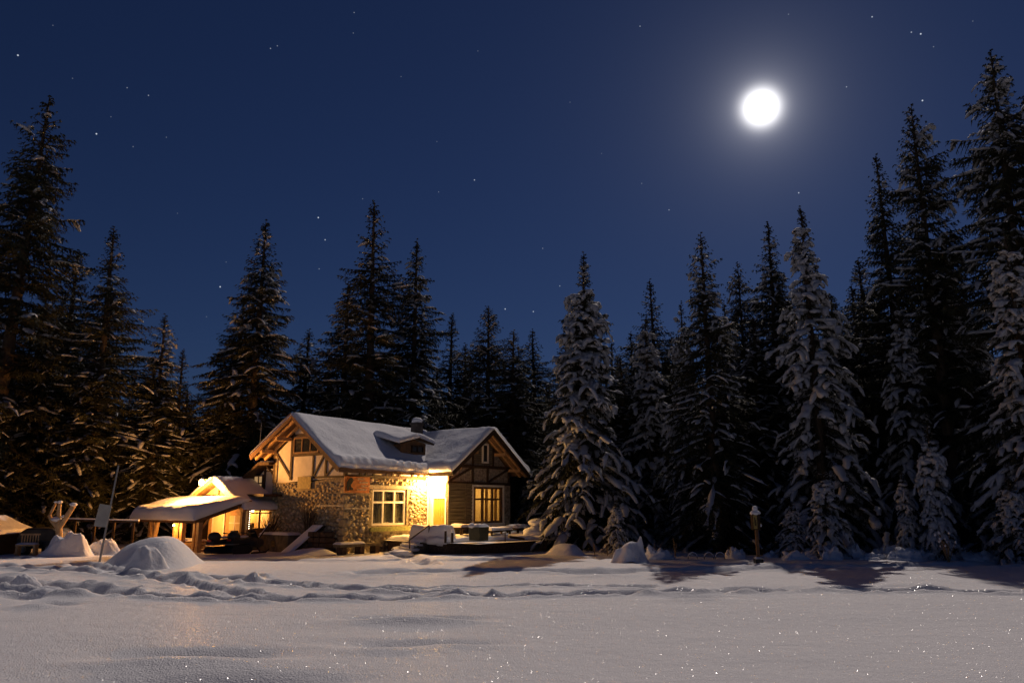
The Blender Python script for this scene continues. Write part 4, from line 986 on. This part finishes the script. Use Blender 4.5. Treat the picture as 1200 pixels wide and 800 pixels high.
b = MB(); b.box((2.08, 1.3, -.2), (3.5, 1.36, 1.75)); b.box((3.42, .0, -.2), (3.5, 1.3, 1.78)); b.box((2.08, 0.07, -.05), (3.42, 1.3, 0)); b.box((2.1, .1, 1.70), (3.42, 1.28, 1.74)); b.build('inner_wall', M_ROOM, hut)
b = MB(); b.box((2.25, .5, .55), (2.75, .9, 1.05)); b.blob((2.5, .7, 1.15), (.16, .14, .16), 2, .2); b.build('stove', M_METAL, hut)
bwk = MB(); bwk.box((3.5, 1.36, -.2), (3.6, HWd, 1.7)); bwk.box((2.08, HWd-.08, -.2), (3.5, HWd, 1.7)); bwk.build('back_wall', M_DARKWOOD, hut)
# porch roof and main roof
pr = MB(); slab(pr, (-.35, -.35, zE+.06), (-.35, HWd+.35, zE+.06), (2.0, HWd+.35, zB+.16), (2.0, -.35, zB+.16), .07); pro = pr.build('porch_roof', M_BROWN, hut)
b = MB(); b.box((-.40, -.38, zE-.03), (-.35, HWd+.38, zE+.09)); b.build('fascia', M_BROWN, pro)
sn = MB(); pv = Vector((2.35, 0, zB-zE+.10))
snow_sheet(sn, (-.46, HWd+.42, zE+.07), (0, -1, 0), pv, HWd+.86, pv.length+.05, .50, 71, .03, .0, .42, .08, .04, .5); sn.build('roof_snow', M_SNOW, pro, True)
mr = MB(); zap = 2.88
slab(mr, (1.62, -.45, 1.62), (5.3, -.45, 1.62), (5.3, 2.05, zap), (1.62, 2.05, zap), .07); slab(mr, (1.62, HWd+.45, 1.62), (5.3, HWd+.45, 1.62), (5.3, 2.05, zap-.003), (1.62, 2.05, zap-.003), .07)
mro = mr.build('roof', M_BROWN, hut)
b = MB(); b.beam((1.59, -.47, 1.57), (1.59, 2.05, zap-.05), .05, .16, (0, 0, 1)); b.beam((1.59, HWd+.47, 1.57), (1.59, 2.05, zap-.05), .05, .16, (0, 0, 1)); b.build('barge_board', M_PINE, mro)
sn = MB(); mv = Vector((0, 2.05+.45, zap-1.62))
snow_sheet(sn, (1.54, -.52, 1.61), (1, 0, 0), mv, 3.8, mv.length+.1, .15, 81, .05, .05, .22, .08, .06); mv2 = Vector((0, -(HWd-2.05+.45), zap-1.62))
snow_sheet(sn, (1.54, HWd+.52, 1.61), (1, 0, 0), mv2, 3.8, mv2.length+.1, .16, 83, .05, .05, .22, .1, .04); sn.build('roof_snow', M_SNOW, mro, True)
lamp('gable_lamp', 'dazzling bare lamp under the gable peak of the hut', (.95, 1.75, 2.70), 1500, WARM, .10, MA)
b = MB(); b.tube([(0, 0, .14), tuple(MA.to_3x3() @ Vector((.7, .3, .0))+Vector((0, 0, .1)))], [.015, .015], 6); b.build('bracket', M_METAL, bpy.data.objects['gable_lamp'])
lamp('porch_lamp', 'lamp lighting the inside of the hut porch', (1.1, 1.6, 1.35), 85, WARM, .05, MA)
lamp('eave_lamp', 'small lamp under the porch eave near its front corner', (-.22, 1.5, 1.0), 60, WARM, .035, MA)
lamp('hut_room_lamp', 'lamp behind the hut side window', (2.9, .9, 1.55), 32, WARM, .05, MA)
fl = thing('fairy_lights', 'string of tiny lights hung down the hut corner and along its eave', 'fairy lights', HA, AL)
b = MB(); w_ = MB(); pts = [(2.12, -.10, 1.70-i*.085) for i in range(11)]+[(2.2+i*.11, -.12, 1.66+.03*math.sin(i*2)) for i in range(11)]
for i, p in enumerate(pts): b.blob(p, (.014, .014, .018), i, 0, 1, 6, 4)
w_.tube([pts[10], pts[0]], [.004]*2, 4); w_.tube([pts[11], pts[21]], [.004]*2, 4)
b.build('bulbs', M_BULB2, fl, True); w_.build('wire', M_BLACK, fl)
for i, (x, y) in enumerate(((.35, .9), (.5, 1.9))):      # wood and bench in porch
    t = thing('firewood_pile', ('split firewood heaped behind the near porch posts', 'split firewood heaped deeper inside the hut porch')[i], 'firewood', MA @ Vector((x, y, -.05)), AL+R(-.1, .1), 'firewood in the hut porch')
    b = MB(); 
    for k in range(16): b.tube([(R(-.02, .02)-.2, (k % 5)*.16-.35, .07+(k//5)*.13), (.25+R(-.03, .03), (k % 5)*.16-.35, .07+(k//5)*.13)], [.065, .065], 7)
    b.build('logs', M_LOG, t)
    b = MB(); snow_sheet(b, (-.25, -.45, .44), (1, 0, 0), (0, 1, 0), .55, .85, .08, 30+i, .08, 0, .1, .07); b.build('snow_cap', M_SNOW, t, True)

# snowmobiles seen from behind
def snowmobile(loc, rz, lab, sc=1.0):
    t = thing('snowmobile', lab, 'snowmobile', loc, rz, 'snowmobiles parked in front of the hut'); t.scale = (sc,)*3
    b = MB(); b.prism([(-1.0, .08), (.2, .02), (.35, .18), (.2, .34), (-.95, .36), (-1.08, .22)], 'x', -.2, .2); b.build('track', M_BLACK, t)
    b = MB(); b.prism([(-.95, .40), (.25, .42), (.30, .62), (.0, .64), (-.45, .60), (-.90, .66), (-1.0, .55)], 'x', -.18, .18); q = b.build('seat', M_SEAT, t); m_ = q.modifiers.new('b', 'BEVEL'); m_.width = .05; m_.segments = 3
    b = MB(); b.blob((0, .65, .42), (.36, .62, .27), 3, .05, 1, 20, 12); b.build('hood', M_TARP, t, True)
    b = MB()
    b.grid(lambda a, c: ((a-.5)*(.62-.25*c), .52-.12*c+.15*abs(a-.5), .60+.36*c), 8, 5); b.build('windshield', M_GLASS, t)
    b = MB(); b.tube([(-.36, .22, .86), (-.12, .32, .82), (.12, .32, .82), (.36, .22, .86)], [.022]*4, 8); b.build('handlebar', M_BLACK, t)
    for sx in (-1, 1):
        b = MB(); b.tube([(sx*.42, -.0, .03), (sx*.42, 1.0, .02), (sx*.42, 1.25, .14)], [.045, .045, .03], 6); b.tube([(sx*.2, .6, .3), (sx*.42, .6, .05)], [.03, .03], 6); b.build('ski', M_BLACK, t)
    b = MB(); b.box((-.09, -1.04, .56), (.09, -.995, .63)); b.build('tail_light', M_RED, t)
    b = MB(); b.box((-.22, -1.02, .40), (.22, -.6, .44)); b.build('luggage_rack', M_METAL, t)
    b = MB(); b.blob((0, -.72, .74), (.27, .26, .20), 4, .06, 1, 16, 10); b.build('strapped_bag', M_TARP, t, True)
    b = MB(); b.blob((0, -.1, .70), (.16, .35, .05), 8, .2, 1.5, 16, 8); b.build('seat_snow', M_SNOW, t, True)
    return t
p = gnd(253, 651); snowmobile((p.x, p.y+.9, 0), -.35, 'dark snowmobile parked nearer the porch posts, red tail light facing out', .88)
p = gnd(275, 650); snowmobile((p.x, p.y+.9, 0), -.30, 'dark snowmobile parked nearer the stone trough, beside the plank wall', .88)

# ------------------------------------------------------------------ left yard
def heap(px0, px1, pytop, pybase, lab, seed, rough=.5, freq=1.6, depth=.8, horns=()):
    c = gnd((px0+px1)/2, pybase); a, b_ = gnd(px0, pybase), gnd(px1, pybase)
    Y = c.y; h = at((px0+px1)/2, pytop, Y+.4).z; w = abs(b_.x-a.x)/2
    mb = MB(); n = 44
    def f(u, v):
        x, y = (u-.5)*2.3, (v-.5)*2.3; d = math.hypot(x, y)
        ang = math.atan2(y, x); d *= 1+.16*math.sin(ang*2+seed)+.10*math.sin(ang*3+seed*2); base = max(0, (math.exp(-.5*d**2-2.3*d**4)-.06)/.94)
        nz = noise.fractal(Vector((x*freq+seed*5.1, y*freq, seed)), 1, 2, 5)
        z = h*.98*base*(1+rough*.55*nz)+h*.08*rough*nz*base**.4
        for hx, hy, hh, hr in horns: z += h*hh*math.exp(-((x-hx)/hr)**2-((y-hy)/hr)**2)
        return (x*w*1.15, y*w*depth*1.15, z-.03-.05*min(1, max(0, d-.9)*5))
    mb.grid(f, n, n); o = mb.build('snow_heap', M_SNOW, None, True); o.location = (c.x, Y+w*depth*.6, hz(c.x, Y))
    return tag(o, lab, 'snow heap', 'snow heaps in the yard')
heap(106, 228, 629, 664, 'largest smooth snow heap in front of the hut porch', 1, .25, 1.0, .8)
heap(142, 190, 640, 668, 'lumpy lower snow heap leaning on the front of the largest one', 2, .5, 1.7, .8)
heap(48, 100, 625, 652, 'crusty snow heap below the log sculpture', 3, .7, 2.2, .8)
heap(98, 134, 631, 650, 'small lumpy snow heap at the foot of the leaning signpost', 4, .5, 2.0)
heap(0, 40, 668, 690, 'low crumbled snow heap at the left edge of the tracks', 5, .5, 1.9)
heap(20, 75, 684, 697, 'flat trodden snow heap beside the tracks at left', 6, .5, 2.0)
heap(640, 689, 634, 650, 'smooth domed snow heap just right of the terrace', 7, .15, 1.0, .9)
heap(330, 392, 641, 650, 'low snow heap in front of the leaning plank and trough', 9, .4, 1.5)
heap(718, 763, 639, 660, 'snow lump with two raised horns standing in the open right of the terrace', 8, .15, 1.3, .55, [(-.70, 0, .55, .2), (.50, 0, .75, .13), (.1, 0, .30, .5)])

# log sculpture like upright antlers
Y = 28.6
ls_ = thing('log_sculpture', 'forked peeled-log sculpture with three snow-tipped prongs', 'sculpture', (at(70, 625, Y).x, Y, 0))
def lp(px, py): q = at(px, py, Y); return (q.x-ls_.location.x, 0, q.z)
b = MB(); b.tube([lp(70, 640), lp(69, 617), lp(70, 612)], [.12, .11, .11], 10); b.tube([lp(69, 618), lp(78, 605), lp(86, 593)], [.11, .095, .085], 10); b.build('thick_prong', M_LOG, ls_)
b = MB(); b.tube([lp(67, 617), lp(61, 610), lp(58, 604), lp(61, 598), lp(65, 590)], [.08, .075, .065, .055, .045], 9); b.build('curved_prong', M_LOG, ls_)
b = MB(); b.tube([lp(69, 613), lp(69, 600), lp(70, 590)], [.08, .07, .065], 9); b.build('upright_prong', M_LOG, ls_)
b = MB()
for a in ((86, 592, .13), (70, 589, .10), (65, 589, .06), (66, 609, .17), (75, 606, .10)): q = lp(a[0], a[1]); b.blob((q[0], q[1], q[2]+.03), (a[2], a[2], a[2]*.55), a[0], .15, 1, 14, 8)
b.build('snow_tips', M_SNOW, ls_, True)
# leaning signpost
Y = 24.8; q0, q1, = at(118, 640, Y), at(139, 545, Y); bp_ = thing('leaning_signpost', 'leaning dark pole carrying a blank grey board', 'signpost', (q0.x, Y, 0))
b = MB(); b.tube([(0, 0, -.1), (q1.x-q0.x, 0, q1.z)], [.035, .03], 8); b.build('pole', M_METAL, bp_)
def sq(px, py): q = at(px, py, Y); return Vector((q.x-q0.x, -.06, q.z))
b = MB(); c4 = [sq(118, 590), sq(132, 592), sq(125.5, 617.5), sq(111, 616)]
b.add(c4+[v+Vector((0, .025, 0)) for v in c4], [(0,1,2,3),(7,6,5,4),(0,4,5,1),(1,5,6,2),(2,6,7,3),(3,7,4,0)]); b.build('board', M_BOARDG, bp_)
# snow-topped horizontal rail fence
Y = 31; ra_ = thing('rail_fence', 'single horizontal rail with a line of snow between the sculpture and the hut', 'fence', (at(84, 640, Y).x, Y, 0))
x1 = at(163, 608, Y).x-ra_.location.x; zt = at(120, 607.5, Y).z
b = MB(); b.beam((-.3, 0, zt-.05), (x1, .0, zt-.12), .07, .09); b.build('rail', M_DARKWOOD, ra_); b = MB(); b.beam((-.3, 0, zt+.015), (x1, 0, zt-.055), .08, .05); b.build('snow_strip', M_SNOW, ra_)
for k in range(4): b = MB(); xx = .0+k*x1/3.3; b.box((xx-.04, .04, -.1), (xx+.04, .12, zt-.1)); b.build('post', M_DARKWOOD, ra_)
# slatted bench
p = gnd(31, 645); be = thing('slatted_bench', 'small slatted bench seat dusted with snow at far left', 'bench', (at(32, 640, 28.4).x, 28.4, 0), .2)
b = MB(); b.box((-.32, -.2, .36), (.32, .2, .41)); b.build('seat', M_LOG, be)
b = MB()
for k in range(7): b.box((-.30+k*.09, .2, .40), (-.26+k*.09, .23, .72))
b.box((-.34, .19, .72), (.34, .24, .78)); b.build('backrest', M_LOG, be)
for sx in (-1, 1): b = MB(); b.box((sx*.28-.03, -.18, -.1), (sx*.28+.03, .18, .36)); b.build('leg', M_LOG, be)
b = MB(); snow_cap(b, -.33, .33, -.2, .18, .41, .07, 2); b.build('snow_cap', M_SNOW, be, True)
# covered woodpile and shed, far left; dark covered trailer
sh = thing('snowy_shed', 'low shed with a snow-lined sloping roof at the far left edge', 'shed', (at(-12, 640, 29).x, 29, -.12))
b = MB(); b.box((-1.4, -.8, -.2), (.75, .8, .85)); b.build('shed_wall', M_DARKWOOD, sh)
b = MB(); slab(b, (-.3, -1, 1.42), (-.3, 1, 1.42), (.95, 1, .9), (.95, -1, .9), .08); slab(b, (-.3, -1, 1.417), (-.3, 1, 1.417), (-1.6, 1, .9), (-1.6, -1, .9), .08); shr = b.build('roof', M_DARKWOOD, sh)
b = MB(); snow_sheet(b, (.98, -1.05, .89), (0, 1, 0), (-1.28, 0, .53), 2.1, 1.4, .14, 7, .05, 0, .12, .08); snow_sheet(b, (-1.63, -1.05, .89), (0, 1, 0), (1.33, 0, .53), 2.1, 1.45, .14, 17, .05, 0, .12, .08); b.build('roof_snow', M_SNOW, shr, True)
tl = thing('covered_trailer', 'dark trailer under a sagging tarpaulin behind the crusty heap', 'trailer', (at(53, 640, 29.2).x, 29.2, 0))
b = MB(); b.box((-.75, -.5, .25), (.75, .5, .55)); b.build('trailer_box', M_BLACK, tl)
b = MB(); b.prism([(-.8, .5), (.8, .5), (.72, .78), (.5, .95), (-.45, .98), (-.7, .8)], 'y', -.55, .55); q = b.build('tarpaulin', M_TARP, tl); m_ = q.modifiers.new('b', 'BEVEL'); m_.width = .08; m_.segments = 3
for sx in (-1, 1):
    b = MB(); b.tube([(sx*.45, -.58, .22), (sx*.45, -.46, .22)], [.24, .24], 16); w_ = b.build('wheel', M_BLACK, tl); b = MB(); b.tube([(sx*.45, -.595, .22), (sx*.45, -.58, .22)], [.11, .12], 12); b.build('rim', M_METAL, w_)
b = MB(); b.box((.62, -.58, .33), (.72, -.555, .40)); b.build('reflector', M_WHITE, tl)

# ------------------------------------------------------------------ right side: lantern post, twigs, humps
p = gnd(889, 660); lpz = hz(p.x, p.y)
lpst = thing('lantern_post', 'slim wooden post carrying a snow-capped box with a yellow number plate', 'post', (p.x, p.y, lpz))
b = MB(); b.box((-.045, -.045, -.1), (.045, .045, 1.25)); b.build('post', M_BROWN, lpst)
b = MB(); b.box((-.13, -.11, 1.02), (.10, .11, 1.50)); q = b.build('lantern_box', M_DARKWOOD, lpst)
b = MB(); b.box((-.115, -.125, 1.05), (.0, -.111, 1.47)); b.build('yellow_plate', M_YEL, q)
b = MB(); b.box((-.085, -.131, 1.14), (-.06, -.126, 1.40)); b.box((-.05, -.131, 1.14), (-.03, -.126, 1.33)); b.build('plate_marks', M_DARKWOOD, q)
b = MB(); b.blob((-.01, 0, 1.53), (.17, .15, .09), 4, .15, 1, 16, 10); b.blob((-.01, 0, 1.66), (.09, .09, .10), 6, .1, 1, 14, 9); b.blob((.12, -.05, 1.15), (.05, .05, .045), 6, .1, 1, 10, 7); b.build('snow_cap', M_SNOW, lpst, True)
b = MB(); b.box((-.12, -.12, -.05), (.12, .12, .13)); b.build('foot', M_BLACK, lpst)
b = MB(); b.blob((-.02, 0, .15), (.10, .10, .05), 8, .1, 1, 12, 8); b.build('foot_snow', M_SNOW, lpst, True)
p = gnd(1112, 660); bush((p.x, p.y, hz(p.x, p.y)), 8, .95, .42, 'bare frosted sapling with snow-tipped twigs on the right', 12, True, 'frosted_sapling', 'sapling', .02)
p = gnd(1130, 656); bush((p.x, p.y, hz(p.x, p.y)), 4, .5, .2, 'short frosted twig beside the larger sapling', 13, True, 'frosted_sapling', 'sapling', .015)
for k, (px, py, h, lab) in enumerate(((699, 652, .55, 'dry grass stalks behind the domed heap'), (714, 652, .5, 'dry grass stalks left of the horned snow lump'), (777, 655, .4, 'dry grass stalks right of the horned snow lump'), (795, 654, .7, 'thin leafless twig in the dark gap right of the horned lump'))):
    p = gnd(px, py); bush((p.x, p.y+.5, hz(p.x, p.y+.5)), 6, h, .12, lab, 60+k, False, 'dry_grass', 'grass tuft', .010)
for k, px in enumerate((812, 831, 844)):
    p = gnd(px, 655); z = hz(p.x, p.y); t = thing('wire_hoop', ('leftmost of three little snow-edged hoops sticking out of the snow', 'middle one of three little snow-edged hoops', 'rightmost of three little snow-edged hoops, nearest the lantern post')[k], 'hoop', (p.x, p.y, z), 0, 'row of little hoops')
    pts = [(.16*math.cos(a), .02*math.sin(3*a), .20*math.sin(a)) for a in [math.pi*i/10 for i in range(11)]]
    b = MB(); b.tube(pts, [.012]*11, 6); b.build('hoop', M_BARK, t); b = MB(); b.tube([(x, y, z_+.02) for x, y, z_ in pts[1:-1]], [.012]+[.02]*7+[.012], 7); b.build('snow_line', M_SNOW, t, True)
rh = random.Random(31)
hums = [(905, 648), (930, 652), (948, 650), (975, 652), (1000, 650), (1022, 652), (1040, 649), (1062, 653), (1090, 652), (1135, 652), (1152, 654), (1172, 653), (1192, 656), (770, 651), (862, 650)]
near = ['lantern post', 'smallest bushy young spruce', 'bushy young spruce', 'dark gap right of the bushy young spruce', 'middle of the dark wood edge', 'gap before the narrow young spruces', 'smaller narrow young spruce', 'wrapped narrow young spruce', 'bare pine trunk', 'frosted sapling, on its right', 'gap right of the frosted sapling', 'draped right-edge spruce, on its left', 'right edge of the view', 'horned snow lump, on its right', 'row of little hoops, on its right']
for k, (px, py) in enumerate(hums):
    p = gnd(px, py+4); w = rh.uniform(.28, .62); h = rh.uniform(.2, .42)
    t = thing('buried_shrub', 'low snow-covered shrub hump by the '+near[k], 'shrub', (p.x, p.y, hz(p.x, p.y)-.05), 0, 'snow-buried shrubs along the wood edge')
    b = MB(); b.blob((0, 0, .0), (w, w*.8, h), k*3, .7, 1.8, 26, 16)
    for j in range(3): b.blob((rh.uniform(-w, w)*.8, rh.uniform(-.2, .2), h*.4), (w*.35, w*.3, h*.45), k+j*7, .5, 1.5, 14, 9)
    b.build('snow_mantle', M_SNOW, t, True)
    b = MB()
    for j in range(6): a = rh.uniform(0, 6.28); b.tube([(0, 0, 0), (w*.9*math.cos(a), w*.6*math.sin(a), h*rh.uniform(.8, 1.5))], [.014, .006], 5)
    b.build('stems', M_TWIG, t)
